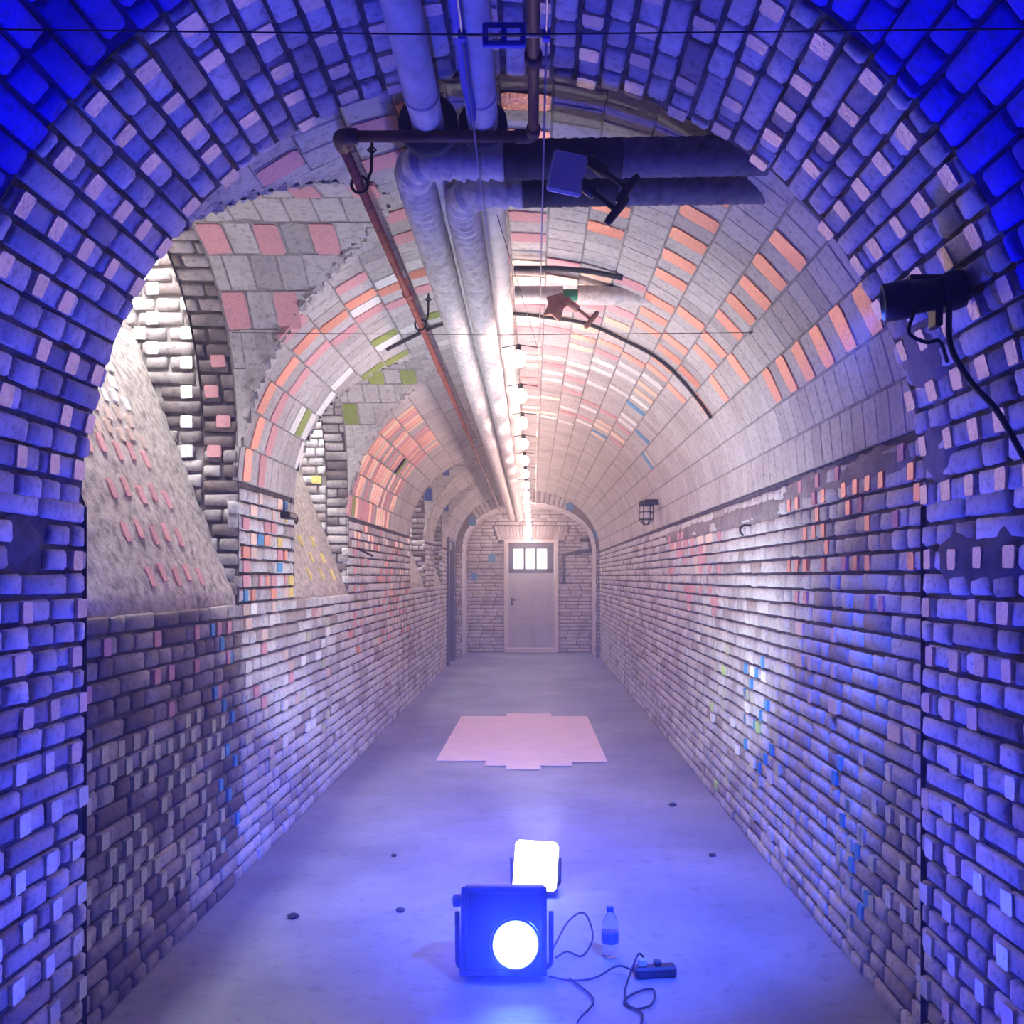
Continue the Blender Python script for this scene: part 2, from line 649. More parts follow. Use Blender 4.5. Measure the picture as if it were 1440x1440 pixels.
def bond(dev, srange, yrange, mask=None, pitch=0.075, joint=0.012, seed=1, far_y=99, rise=0.0, english=True):
    """courses stacked along s, bricks lying along y"""
    r = random.Random(seed)
    out = []
    s, row = srange[0], 0
    while s < srange[1] - pitch * 0.5:
        y = yrange[0] - r.uniform(0, 0.2)
        k = 0
        while y < yrange[1]:
            if english:
                L = 0.125 if (row % 2 == 0 and r.random() < 0.72) or (row % 2 and r.random() < 0.22) else 0.25
            else:
                L = 0.25
            L *= r.uniform(0.93, 1.07)
            a, b = max(y, yrange[0]), min(y + L, yrange[1])
            y += L
            if b - a < 0.045:
                continue
            rects = [(s, s + pitch, a, b)]
            if mask:
                keep = []
                for q in rects:
                    n, t = ok_rect(mask, *q)
                    if n == t:
                        keep.append(q)
                    elif n:
                        m_ = 4
                        run = []
                        for i in range(m_):
                            p0, p1 = q[2] + (q[3] - q[2]) * i / m_, q[2] + (q[3] - q[2]) * (i + 1) / m_
                            run.append(mask((q[0] + q[1]) / 2, (p0 + p1) / 2))
                        i = 0
                        while i < m_:
                            if run[i]:
                                j = i
                                while j < m_ and run[j]:
                                    j += 1
                                keep.append((q[0], q[1], q[2] + (q[3] - q[2]) * i / m_, q[2] + (q[3] - q[2]) * j / m_))
                                i = j
                            else:
                                i += 1
                rects = keep
            for (s0, s1, a2, b2) in rects:
                P, T, Y, Nn = dev((s0 + s1) / 2, (a2 + b2) / 2)
                ly = b2 - a2 - joint * r.uniform(0.6, 1.2)
                if ly < 0.02:
                    continue
                ls = pitch - joint * r.uniform(0.85, 1.25)
                kind = 'far' if (a2 > far_y) else ('str' if ly > 0.17 else 'head')
                out.append((P + T * r.uniform(-.002, .002) + Nn * rise, T, Y, Nn, ls, ly, kind))
        s += pitch
        row += 1
    return out


def flat_field(dev, slen, yrange, mask=None, cols=22, pitch=0.125, joint=0.005, seed=1):
    """bricks laid flat in the vault: columns along the arc, rows down the tunnel"""
    r = random.Random(seed)
    out = []
    w = slen / cols
    for c in range(cols):
        y = yrange[0] - (0.0625 if c % 2 else 0)
        while y < yrange[1]:
            a, b = max(y, yrange[0]), min(y + pitch, yrange[1])
            y += pitch
            if b - a < 0.02:
                continue
            todo = [(c * w, (c + 1) * w, a, b, 0)]
            while todo:
                s0, s1, a2, b2, lev = todo.pop()
                if mask:
                    n, t = ok_rect(mask, s0, s1, a2, b2)
                    if n == 0:
                        continue
                    if n < t and lev < 2:
                        sm, ym = (s0 + s1) / 2, (a2 + b2) / 2
                        todo += [(s0, sm, a2, ym, lev + 1), (sm, s1, a2, ym, lev + 1), (s0, sm, ym, b2, lev + 1), (sm, s1, ym, b2, lev + 1)]
                        continue
                    if n < t * 0.5:
                        continue
                P, T, Y, Nn = dev((s0 + s1) / 2, (a2 + b2) / 2)
                j = joint if lev == 0 else 0.001
                out.append((P, T, Y, Nn, s1 - s0 - (j if lev == 0 else 0), b2 - a2 - (j if lev == 0 else 0), 'flat' if lev == 0 else 'chip'))
    return out


def grid_surface(name, dev, srange, yrange, ds, dy, mat, parent=None, mask=None, off=-0.016, wob=0.003):
    ns = max(1, int(round((srange[1] - srange[0]) / ds)))
    ny = max(1, int(round((yrange[1] - yrange[0]) / dy)))
    vs, fs = [], []
    for i in range(ns + 1):
        s = srange[0] + (srange[1] - srange[0]) * i / ns
        for j in range(ny + 1):
            y = yrange[0] + (yrange[1] - yrange[0]) * j / ny
            P, T, Y, Nn = dev(s, y)
            vs.append(P + Nn * (off + random.uniform(-wob, wob)))
    for i in range(ns):
        for j in range(ny):
            if mask:
                s = srange[0] + (srange[1] - srange[0]) * (i + .5) / ns
                y = yrange[0] + (yrange[1] - yrange[0]) * (j + .5) / ny
                if not mask(s, y):
                    continue
            a = i * (ny + 1) + j
            fs.append((a, a + 1, a + ny + 2, a + ny + 1))
    return obj(name, vs, fs, mat, parent)


# ---- patches of foil and paint stuck on single bricks
PATCH = {}


def patch_mesh(mat, var):
    if (mat, var) not in PATCH:
        r = random.Random(900 + var)
        vs, fs = [], []
        cs = [(-.5, -.38), (-.42, -.5), (.42, -.5), (.5, -.38), (.5, .38), (.42, .5), (-.42, .5), (-.5, .38)]
        jit = [(r.uniform(-.035, .035), r.uniform(-.035, .035)) for _ in cs]
        for z in (0.0035, -0.012):
            for (x, y), (jx, jy) in zip(cs, jit):
                vs.append((x + jx, y + jy, z))
        fs.append(tuple(range(8)))
        for k in range(8):
            k2 = (k + 1) % 8
            fs.append((k2, k, 8 + k, 8 + k2))
        me = bpy.data.meshes.new('foil_patch')
        me.from_pydata(vs, [], fs)
        me.materials.append(FO[mat])
        PATCH[(mat, var)] = me
    return PATCH[(mat, var)]


def patch(parent, dev, s, y, ls, ly, mat, lift=0.005):
    P, T, Y, Nn = dev(s, y)
    P = P + Nn * lift
    t = Nn.cross(Y)
    o = bpy.data.objects.new('foil_patch', patch_mesh(mat, random.randrange(5)))
    COL.objects.link(o)
    o.parent = parent
    o.matrix_local = Matrix(((Y.x * ly, t.x * ls, Nn.x, P.x), (Y.y * ly, t.y * ls, Nn.y, P.y), (Y.z * ly, t.z * ls, Nn.z, P.z), (0, 0, 0, 1)))
    return o


def smear(parent, dev, s0, s1, y0, y1, mat, name='mortar_smear', lift=0.004, rag=0.3, seed=3):
    """ragged skin of render spread over the brickwork"""
    r = random.Random(seed)
    ny = max(6, int((y1 - y0) / 0.05))
    vs, fs = [], []
    a = b = 0
    for j in range(ny + 1):
        y = y0 + (y1 - y0) * j / ny
        a = a * .6 + r.uniform(-1, 1) * .5
        b = b * .6 + r.uniform(-1, 1) * .5
        end = min(1, min(j, ny - j) / 2.5)
        mid, half = (s0 + s1) / 2, (s1 - s0) / 2 * (0.25 + 0.75 * end)
        lo, hi = mid - half * (1 + rag * a), mid + half * (1 + rag * b)
        for k in range(5):
            t = k / 4
            P, T, Y, Nn = dev(lo + (hi - lo) * t, y)
            edge = k in (0, 4) or j in (0, ny)
            vs.append(P + Nn * (-0.014 if edge else lift + r.uniform(-.003, .003)))
    for j in range(ny):
        for k in range(4):
            q = j * 5 + k
            fs.append((q, q + 5, q + 6, q + 1))
    return obj(name, vs, fs, mat, parent, smooth=True)


# ================================================================== THE SETTING
# ---- floor
fv, ff = [], []
nx, ny_ = 24, 90
for j in range(ny_ + 1):
    for i in range(nx + 1):
        x = -1.75 + 3.3 * i / nx
        y = BACK + (END + 0.2 - BACK) * j / ny_
        edge = max(0, abs(x - CX) - 1.2)
        fv.append((x, y, random.uniform(-.003, .0015) + edge * 0.06))
for j in range(ny_):
    for i in range(nx):
        a = j * (nx + 1) + i
        ff.append((a, a + 1, a + nx + 2, a + nx + 1))


def floor_material():
    m, nt, b = new_mat('dusty_concrete_floor')
    f1, g = pos_noise(nt, 0.9, 5, 0.6)
    f2, _ = pos_noise(nt, 14, 4, 0.7)
    c = ramp(nt, f1, [(0.35, (0.20, 0.21, 0.24)), (0.55, (0.30, 0.31, 0.35)), (0.7, (0.38, 0.39, 0.42))])
    c = mixc(nt, 0.7, c, ramp(nt, f2, [(0.28, (0.55, 0.53, 0.55)), (0.45, (1, 1, 1))]), 'MULTIPLY')
    nt.links.new(c, b.inputs['Base Color'])
    b.inputs['Roughness'].default_value = 0.62
    b.inputs['Specular IOR Level'].default_value = 0.3
    bump(nt, b, f2, 0.25, 0.006)
    return m


M['floor'] = floor_material()
floor = obj('floor', fv, ff, 'floor', smooth=True)
tag(floor, 'dusty grey concrete floor of the tunnel', kind='structure')

# ---- near piers, near arch and the vault over the camera, blue light painted in
dNL, dNR, dNA = dev_wall(NXL, 1), dev_wall(NXR, -1), dev_arch(NEAR_ARCH)


def hole_mask(s, y):      # a brick is missing in the left pier
    return not (1.605 < s < 1.70 and 2.47 < y < 2.66)


for nm, dv, lab, msk, sd in (('wall_near_left', dNL, 'whitewashed brick pier at the left edge of the picture', hole_mask, 11),
                             ('wall_near_right', dNR, 'whitewashed brick pier at the right edge of the picture', None, 12)):
    w = grid_surface(nm, dv, (0, NZS), (BACK, NEAR_END), 0.06, 0.08, 'mortar', mask=None)
    tag(w, lab, kind='structure')
    # the end of the pier, facing down the tunnel
    x0 = NXL if dv is dNL else NXR
    dx = -0.25 if dv is dNL else 0.25
    obj('pier_end', [(x0, NEAR_END, 0), (x0 + dx, NEAR_END, 0), (x0 + dx, NEAR_END, 2.4), (x0, NEAR_END, NZS)], [(0, 1, 2, 3)], 'mortar', w)
    lay(w, bond(dv, (0.0, NZS), (0.9, NEAR_END), msk, seed=sd, joint=0.015), 'brick', 300)
    for row in range(0, 24):
        z = (row + 0.5) * 0.075
        if row % 2 == 0 or row < 2 or row > 22:
            continue
        for k in range(6):
            y = NEAR_END - 0.045 - k * 0.155 - (0.03 if row % 4 == 1 else 0)
            if y < 2.1 or random.random() < 0.12 or not (msk is None or msk(z, y)):
                continue
            mt = 'beige' if z > 1.12 else ('silver' if random.random() < 0.8 else 'beige')
            if dv is dNR and 1.35 < z < 1.5 and random.random() < .5:
                continue
            patch(w, dv, z + random.uniform(-.003, .003), y + random.uniform(-.012, .012), 0.060, random.uniform(0.046, 0.060), mt)
smear(bpy.data.objects['wall_near_right'], dNR, 1.50, 1.74, 2.25, 2.78, 'damp', 'damp_smear', rag=.35, seed=5)
smear(bpy.data.objects['wall_near_left'], dNL, 1.60, 1.74, 2.38, 2.62, 'damp', 'damp_smear', lift=-.006, rag=.3, seed=6)

arch = grid_surface('ceiling_arch', dNA, (0, NEAR_ARCH.len), (BLUE_END, NEAR_END), 0.04, 0.06, 'mortar')
tag(arch, 'near whitewashed brick arch ring dotted with beige foil patches', kind='structure')
rows = int(NEAR_ARCH.len / 0.075)
pt = NEAR_ARCH.len / rows
lay(arch, bond(dNA, (0, NEAR_ARCH.len), (BLUE_END, NEAR_END), None, pitch=pt, seed=21, joint=0.013), 'brick', 300)
for row in range(rows):
    if row % 2 == 0:
        continue
    for k in range(5):
        y = NEAR_END - 0.04 - k * 0.152 - (0.03 if row % 4 == 1 else 0)
        if y < BLUE_END + 0.05 or random.random() < 0.1:
            continue
        patch(arch, dNA, (row + .5) * pt, y + random.uniform(-.012, .012), 0.060, random.uniform(.045, .062), 'beige')
# edge of the arch towards the higher vault behind it
av, af = [], []
for k in range(61):
    s = NEAR_ARCH.len * k / 60
    x, z, tx, tz = NEAR_ARCH.at(s)
    av += [(x - tz * 0.02, NEAR_END, z + tx * 0.02), (x - tz * .32, NEAR_END, z + tx * .32)]
for k in range(60):
    af.append((2 * k, 2 * k + 1, 2 * k + 3, 2 * k + 2))
obj('arch_end_face', av, af, 'mortar', arch)
smear(arch, dNA, NEAR_ARCH.len - 0.62, NEAR_ARCH.len - 0.30, 2.55, 2.86, 'smear', rag=.2, seed=8)
smear(arch, dNA, NEAR_ARCH.len - 0.30, NEAR_ARCH.len - 0.04, 2.62, 2.86, 'smear', rag=.25, seed=9)

bluev = grid_surface('ceiling_near', dNA, (0, NEAR_ARCH.len), (BACK, BLUE_END), 0.06, 0.10, 'mortar_blue_light')
tag(bluev, 'brick vault overhead with deep blue lamplight painted into its colour', kind='structure')
lay(bluev, bond(dNA, (0, NEAR_ARCH.len), (0.9, BLUE_END), None, pitch=pt, seed=22, joint=0.012), 'brick_blue_light', 300)

# ---- unseen wall added behind the camera to block world light
bw = obj('wall_back_blocker', [(-2, BACK, -.1), (2, BACK, -.1), (2, BACK, 3.6), (-2, BACK, 3.6)], [(3, 2, 1, 0)], 'mortar_light')
tag(bw, 'unseen wall added behind the camera to shut out sky light', kind='structure')

# ---- left wall with its window openings
DOOR2 = (15.5, 16.6, 2.25)
dWL, dWR, dB = dev_wall(XL, 1), dev_wall(XR, -1), dev_arch(BARREL)


def left_mask(s, y):
    for w in WINS:
        if w[0] < y < w[1] and s > SILL:
            return False
    if DOOR2[0] < y < DOOR2[1] and s < DOOR2[2]:
        return False
    return True


wall_left = grid_surface('wall_left', dWL, (0, ZS), (NEAR_END - .05, END_ARCH), 0.05, 0.05, 'mortar', mask=left_mask)
tag(wall_left, 'long whitewashed brick wall on the left with window niches', kind='structure')
bl = bond(dWL, (0, ZS), (NEAR_END, END_ARCH), left_mask, seed=31, far_y=9.0, joint=0.013)
lay(wall_left, [b for b in bl if b[0].y > 4.62 or b[0].z > 1.42], 'brick', 300)
under = empty('wall_left_lower', (0, 0, 0))
lay(under, [b for b in bl if not (b[0].y > 4.62 or b[0].z > 1.42)], 'brick_dirty', 300)
tag(under, 'sooty lower brickwork under the nearest window niche on the left', kind='structure')

wall_right = grid_surface('wall_right', dWR, (0, ZS), (NEAR_END - .05, END_ARCH), 0.06, 0.08, 'mortar')
tag(wall_right, 'long whitewashed brick wall on the right of the tunnel', kind='structure')
lay(wall_right, bond(dWR, (0, ZS), (NEAR_END, END_ARCH), None, seed=32, far_y=9.0, joint=0.013), 'brick', 300)
smear(wall_right, dWR, 1.90, 2.03, 3.0, 4.6, 'smear', rag=.5, seed=14)
smear(wall_right, dWR, 1.86, 2.00, 4.6, 8.6, 'smear', rag=.25, seed=15)

# patches on the walls
for row in range(19, 27):                 # upper right wall: glowing copper ones
    z = (row + .5) * .075
    for k in range(12):
        y = 2.95 + k * 0.13 + (0.05 if row % 2 else 0)
        pr = (0.75 if row % 2 else 0.28) * (1 if z > 1.55 else .6)
        if random.random() < pr and z < 2.02:
            patch(wall_right, dWR, z, y, .058, .05, 'copper' if z > 1.55 and random.random() < .8 else 'pink')
for row in range(12, 19):
    for k in range(9):
        if row % 2 and random.random() < .35:
            patch(wall_right, dWR, (row + .5) * .075, 2.98 + k * .16, .058, random.choice((.05, .11)), 'beige')
for row in range(3, 13):                  # lower right wall: silver close to the pier
    for k in range(5):
        if row % 2 and random.random() < .55:
            patch(wall_right, dWR, (row + .5) * .075, 2.93 + k * .13, .058, .05, 'silver')
for row in range(2, 9):
    for k in range(4):
        if (row + k) % 2 == 0 and random.random() < .6:
            patch(wall_right, dWR, (row + .5) * .075, 3.35 + k * .12, .056, .05, 'cream')
for i in range(9):                        # blue ones in a slanting line
    patch(wall_right, dWR, (14.5 - i) * .075, 4.95 + (i % 3) * .16 - .03 * i, .058, .055, 'sky')
    if i % 2:
        patch(wall_right, dWR, (14.5 - i) * .075, 5.25 + (i % 2) * .1, .058, .055, 'sky')
for i in range(8):
    patch(wall_right, dWR, (10.5 - i) * .075, 3.70 - i * .05 + (i % 2) * .12, .056, .05, 'sky')
for row in range(1, 15):
    for k in range(16):
        if random.random() < .16:
            patch(wall_right, dWR, (row + .5) * .075, 4.4 + k * .13, .058, .10, random.choice(('cream', 'cream', 'white', 'lime')))
for row in range(17, 26):
    for k in range(14):
        if random.random() < .30:
            patch(wall_right, dWR, (row + .5) * .075, 6.1 + k * .17, .060, random.choice((.11, .11, .22)), random.choice(('pink', 'pink', 'beige')))

for row in range(12, 18):                 # left wall under the sill: a few pink ones
    for k in range(11):
        if row % 2 and random.random() < .28:
            patch(under, dWL, (row + .5) * .075, 3.0 + k * .14, .060, .055, 'pink')
for row in range(3, 13):                  # and a thick sprinkle of cream lower down
    for k in range(11):
        y = 3.0 + k * .125 + (.06 if row % 2 else 0)
        if y < 4.5 and random.random() < .70 - .30 * abs(y - 3.6):
            patch(under, dWL, (row + .5) * .075, y, .058, .052, 'cream')
for i in range(13):
    z = 1.30 - i * .085
    patch(under if z < 1.42 else wall_left, dWL, (int(z / .075) + .5) * .075, 4.18 + (i % 3) * .11 + .012 * i, .058, .05, 'sky')
for row in range(18, 29):                 # the pier between the first two windows
    for k in range(8):
        if (row + .5) * .075 < 2.04 and random.random() < .5:
            patch(wall_left, dWL, (row + .5) * .075, 4.66 + k * .125, .058, random.choice((.10, .055)),
                  random.choice(('pink', 'pink', 'beige', 'beige', 'sky', 'white', 'yellow', 'copper')))
for row in range(6, 18):
    for k in range(14):
        if random.random() < .22:
            patch(wall_left, dWL, (row + .5) * .075, 4.7 + k * .14, .058, .10, random.choice(('white', 'white', 'beige', 'pink', 'cream')))
for row in range(12, 27):
    for k in range(22):
        if random.random() < .22:
            patch(wall_left, dWL, (row + .5) * .075, 7.35 + k * .16, .058, .11, random.choice(('copper', 'pink', 'pink', 'beige')))

# ---- barrel vault with the lunettes cut into it
def barrel_mask(s, y):
    x, z, tx, tz = BARREL.at(s)
    if x < CX:
        for w in WINS:
            if w[0] < y < w[1] and z < lun_z(w, y):
                return False
    return True


vault = grid_surface('ceiling_vault', dB, (0, BARREL.len), (NEAR_END - .02, END_ARCH), 0.05, 0.05, 'mortar_light', mask=barrel_mask, off=-0.006, wob=.001)
tag(vault, 'limewashed brick barrel vault running to the far door', kind='structure')
COLS = 22
colw = BARREL.len / COLS
lay(vault, flat_field(dB, BARREL.len, (NEAR_END, END_ARCH), barrel_mask, COLS, seed=41), 'brick_vault', 300)


def vpatch(c, y, mat, k=1.0):
    s = (c + .5) * colw
    if barrel_mask(s, y) and barrel_mask(s - .08, y) and barrel_mask(s + .08, y):
        patch(vault, dB, s, y, colw - .012, 0.113 * k, mat, lift=.002)


def row_y(c, k):                      # centre of the k-th brick in a column
    return NEAR_END + (k + .5) * .125 - (.0625 if c % 2 else 0)


n_p = 0
for k in range(0, 66):
    for c in range(COLS):
        left = c < 9
        y = row_y(c, k)
        if y < 2.97:
            continue
        mt = None
        if y < 4.55:
            if c % 2 == (0 if left else 1) and k % 2 == 0 and random.random() < .9 and c < 20:
                mt = 'pink' if left or (c in (9, 11) and random.random() < .4) else 'copper'
        elif y < 6.1:
            if left:
                if y < 5.0 and (c + k) % 2 == 0:
                    mt = 'copper' if y < 4.8 else 'pink'
                elif y > 5.35 and k % 2 == 0 and random.random() < .35:
                    mt = 'olive'
                elif random.random() < .12:
                    mt = 'white'
            elif c < 19 and k % 2 == c % 2:
                mt = random.choice(('copper', 'peach', 'peach', 'pink')) if c < 15 else ('copper' if random.random() < .75 else None)
        elif y < 11:
            if left and y > 7.3 and c < 6:
                mt = random.choice(('copper', 'copper', 'pink', 'pink', 'peach', None))
                if random.random() < .04:
                    mt = 'olive'
            elif not left and c < 17 and k % 2 == c % 2 and random.random() < .6:
                mt = random.choice(('peach', 'white', 'pink'))
        if mt and n_p < 300:
            vpatch(c, y, mt)
            n_p += 1
for c, k in ((16, 34), (17, 40), (18, 44), (3, 47), (15, 50)):
    vpatch(c, row_y(c, k), 'sky')

# ---- windows: lunette, brick jambs and arch, sloping sill, light shaft and glazing
for wi, w in enumerate(WINS):
    y0, y1, zc = w
    yc, hw = (y0 + y1) / 2, (y1 - y0) / 2
    win = empty('window_%d' % (wi + 1), (0, 0, 0))
    tag(win, ('nearest deep window niche with sloping sill in the left wall', 'second window niche along the left wall',
              'third window niche along the left wall', 'farthest window niche along the left wall')[wi], kind='structure')
    # lunette: barrel across the tunnel, from the wall to where it meets the big vault
    LP = Path(arch_pts(yc, hw, LZS, zc - LZS, 80))

    def dLun(s, x, LP=LP):
        y, z, ty, tz = LP.at(s)
        return Vector((x, y, z)), Vector((0, ty, tz)), Vector((1, 0, 0)), Vector((0, tz, -ty))

    def lun_mask(s, x, LP=LP):
        y, z, ty, tz = LP.at(s)
        return z >= barrel_z(x) - 0.004
    grid_surface('lunette_render', dLun, (0, LP.len), (XL - .01, CX), 0.04, 0.04, 'mortar_light', win, lun_mask, -0.006, .001)
    n = max(8, int(LP.len / .19))
    lay(win, flat_field(dLun, LP.len, (XL, CX), lun_mask, n, seed=60 + wi), 'brick_vault', 300)
    cw = LP.len / n
    for c in range(n):
        for k in range(8):
            x = XL + (k + .5) * .125 - (.0625 if c % 2 else 0)
            if not lun_mask((c + .5) * cw, x + .06) or x < XL + .05:
                continue
            mt = ('pink', 'olive', 'navy', 'navy')[wi]
            if (c % 2 == 0 and k % 2 == 0) or (wi == 1 and k % 2 == 0 and random.random() < .4):
                patch(win, dLun, (c + .5) * cw, x, cw - .012, .113, mt, lift=.002)
    # arch and jambs in the thickness of the wall
    JP = Path([(y0, SILL)] + arch_pts(yc, hw, LZS, zc - LZS, 80) + [(y1, SILL)])

    def dJ(s, x, JP=JP):
        y, z, ty, tz = JP.at(s)
        return Vector((x, y, z)), Vector((0, ty, tz)), Vector((1, 0, 0)), Vector((0, tz, -ty))
    XIN = XL - 0.18
    grid_surface('arch_mortar', dJ, (0, JP.len), (XIN, XL), 0.05, 0.06, 'mortar', win, None, -0.014)
    lay(win, bond(dJ, (0, JP.len), (XIN, XL), None, pitch=0.075, seed=70 + wi, joint=0.014, far_y=99, english=False), 'brick_dirty', 90)

    # the shaft behind it: two flanks, lid, slope, ledge
    XO, ZT = -2.70, 3.75

    def slope_x(z):
        return XL - (z - SILL) * 0.385
    ZL = 2.80

    def flank_mask(s, x):
        return x < slope_x(s) if s < ZL else True

    def dF1(s, x, y1=y1):
        return Vector((x, y1, s)), Vector((0, 0, 1)), Vector((1, 0, 0)), Vector((0, -1, 0))

    def dF0(s, x, y0=y0):
        return Vector((x, y0, s)), Vector((0, 0, 1)), Vector((1, 0, 0)), Vector((0, 1, 0))

    def fmask(s, x):
        return x > slope_x(min(s, ZL)) - .02
    grid_surface('flank_mortar', dF1, (SILL, ZT), (XO, XL - .05), 0.05, 0.05, 'mortar_light', win, fmask, -0.02)
    grid_surface('flank_mortar', dF0, (SILL, ZT), (XO, XL - .05), 0.10, 0.10, 'mortar_light', win, fmask, -0.02)
    lay(win, bond(dF1, (SILL, ZT), (XO, XIN), fmask, seed=80 + wi, joint=0.016, english=True), 'brick_dirty' if wi == 0 else 'brick', 120)
    for row in range(0, 24):
        z = SILL + (row + .5) * .075
        for k in range(7):
            x = XIN - .08 - k * .118 - (.055 if row % 2 else 0)
            if fmask(z, x - .05) and z > 1.9:
                if wi == 0 and z > 2.15 and (k + row) % 2 == 0:
                    patch(win, dF1, z, x, .062, .060, 'white')  # daylight overexposure put into the patch colour
                elif wi == 1 and random.random() < .22 and z < 2.6:
                    patch(win, dF1, z, x, .060, .08, random.choice(('lime', 'lime', 'yellow', 'white')))
    if wi == 0:
        for row in range(9, 18):
            if row % 2 == 0:
                patch(win, dJ, JP.len - (row + .5) * .075, XL - .12 + .05 * (row % 4 == 0), .060, .07, 'pink')
    # the sloping sill
    sv, sf = [], []
    na, nb = 30, 24
    for i in range(na + 1):
        z = SILL + (ZL - SILL) * i / na
        for j in range(nb + 1):
            sv.append((slope_x(z) + random.uniform(-.006, .006) - (.02 if i == 0 else 0), y0 - .01 + (y1 - y0 + .02) * j / nb, z + random.uniform(-.004, .004)))
    for i in range(na):
        for j in range(nb):
            a = i * (nb + 1) + j
            sf.append((a, a + nb + 1, a + nb + 2, a + 1))
    b0 = len(sv)
    sv += [(slope_x(ZL), y0, ZL), (slope_x(ZL), y1, ZL), (XO, y1, ZL + .05), (XO, y0, ZL + .05)]
    sf.append((b0, b0 + 3, b0 + 2, b0 + 1))
    obj('window_sill', sv, sf, 'sill', win, smooth=True)
    sl = math.hypot(.385, 1)

    def dS(s, y):
        return Vector((slope_x(SILL + s / sl), y, SILL + s / sl)), Vector((-.385 / sl, 0, 1 / sl)), Vector((0, 1, 0)), Vector((1 / sl, 0, .385 / sl))
    if wi == 0:
        ss, ri = .16, 0
        while ss < 1.44:
            low = ss < .74
            for k in range(5 if low else 10):
                y = y1 - .36 - k * (.135 if low else .105) - ss * .10 - (.05 if ri % 2 else 0)
                if y > y0 + .05:
                    patch(win, dS, ss + .02 * (k % 2), y, .085 if low else .062, .048, 'pink' if low else ('beige' if ss < 1.0 else 'white'), lift=.004)  # upper rows painted white for the daylight falling on the slope
            ss += .19 if ss < .70 else .092
            ri += 1
    elif wi == 1:
        for k in range(7):
            patch(win, dS, .18 + .13 * (k % 3), y1 - .3 - .12 * k, .08, .04, 'yellow', lift=.006)
    # wall above the arch inside the shaft, lid
    lv, lf = [], []
    for k in range(41):
        y, z = yc - hw * math.cos(math.pi * k / 40), LZS + (zc - LZS) * math.sin(math.pi * k / 40)
        lv += [(XIN, y, z), (XIN, y, ZT)]
    for k in range(40):
        lf.append((2 * k, 2 * k + 1, 2 * k + 3, 2 * k + 2))
    obj('shaft_wall', lv, lf, 'mortar_light', win)
    # outer wall of the shaft, and a pavement light with four panes in its roof
    obj('shaft_wall', [(XO, y0, ZL), (XO, y1, ZL), (XO, y1, ZT), (XO, y0, ZT)], [(0, 1, 2, 3)], 'mortar_light', win)
    fr = MB()
    xa, xb = XO, XIN
    xm = (xa + xb) / 2
    for yy in (y0 + .03, yc, y1 - .03):
        fr.box((xm, yy, ZT), (xb - xa, .06, .05), bev=.008)
    for xx in (xa + .03, xm, xb - .03):
        fr.box((xx, yc, ZT), (.055, y1 - y0, .045), bev=.008)
    frame = fr.build('window_frame', 'door_frame', win)
    for (a, b) in ((y0 + .06, yc - .03), (yc + .03, y1 - .06)):
        for (c, d) in ((xa + .06, xm - .03), (xm + .03, xb - .06)):
            MB().box(((c + d) / 2, (a + b) / 2, ZT + .012), (d - c, b - a, .006)).build('pane', 'daylight_pane', frame)
    area_light('window_daylight', (XIN - .22, yc, ZT - .04), (-2.0, yc, 2.2), hw * 1.5, .34, DAYLIGHT_POWER[wi], (0.98, 0.97, 1.0))

# ---- the last arch and the end wall
EL, ER, EZS, EZC = -1.37, 1.20, 2.12, 2.99
ECX, EHW = (EL + ER) / 2, (ER - EL) / 2


def end_open(z, x):
    if x < EL or x > ER:
        return False
    if z < EZS:
        return True
    u = (x - ECX) / EHW
    return z < EZS + (EZC - EZS) * math.sqrt(max(0, 1 - u * u))


def inside_tunnel(z, x):
    return XL - .02 < x < XR + .02 and (z < ZS or z < barrel_z(x) + .02)


RINGW = 0.36


def ring_zone(z, x):
    if z < EZS:
        return False
    u, v = (x - ECX) / (EHW + RINGW), (z - EZS) / (EZC - EZS + RINGW)
    return u * u + v * v < 1


dEA, dEW = dev_front(END_ARCH), dev_front(END)
wea = grid_surface('wall_end_arch', dEA, (0, CROWN + .02), (XL, XR), 0.03, 0.03, 'mortar_light', mask=lambda z, x: inside_tunnel(z, x) and not end_open(z, x), off=-.01)
tag(wea, 'pale brick arch in front of the end wall', kind='structure')
lay(wea, bond(dEA, (0, CROWN), (XL, XR), lambda z, x: inside_tunnel(z, x) and not end_open(z, x) and not ring_zone(z, x), seed=91, far_y=-99, joint=.012), 'brick_far', 300, 8)
nv = 44
vb = []
for k in range(nv):                       # voussoirs
    a = math.pi * (k + .5) / nv
    x, z = ECX - math.cos(a) * (EHW + RINGW / 2), EZS + math.sin(a) * (EZC - EZS + RINGW / 2)
    if not inside_tunnel(z, x):
        continue
    nrm = Vector((-math.cos(a) * (EZC - EZS), 0, math.sin(a) * EHW)).normalized()
    vb.append((Vector((x, END_ARCH - .01, z)), Vector((nrm.z, 0, -nrm.x)), nrm, Vector((0, -1, 0)), .070, RINGW - .015, 'far'))
lay(wea, vb, 'brick_far', 300, 4)
# its underside and reveals
EP = Path([(EL, 0)] + arch_pts(ECX, EHW, EZS, EZC - EZS, 60) + [(ER, 0)])
grid_surface('arch_reveal', dev_arch(EP), (0, EP.len), (END_ARCH - .01, END), .1, .2, 'brick_far', wea, off=0)

we = grid_surface('wall_end', dEW, (0, 3.1), (EL - .1, ER + .1), .1, .1, 'mortar', off=-.02)
tag(we, 'whitewashed brick end wall around the grey door', kind='structure')
DX0, DX1, DZ = -.53, .44, 2.28


def end_mask(z, x):
    return not (DX0 - .09 < x < DX1 + .09 and z < DZ + .34) or (z > DZ + .01 and (x < DX0 - .5 or x > DX1 + .5))


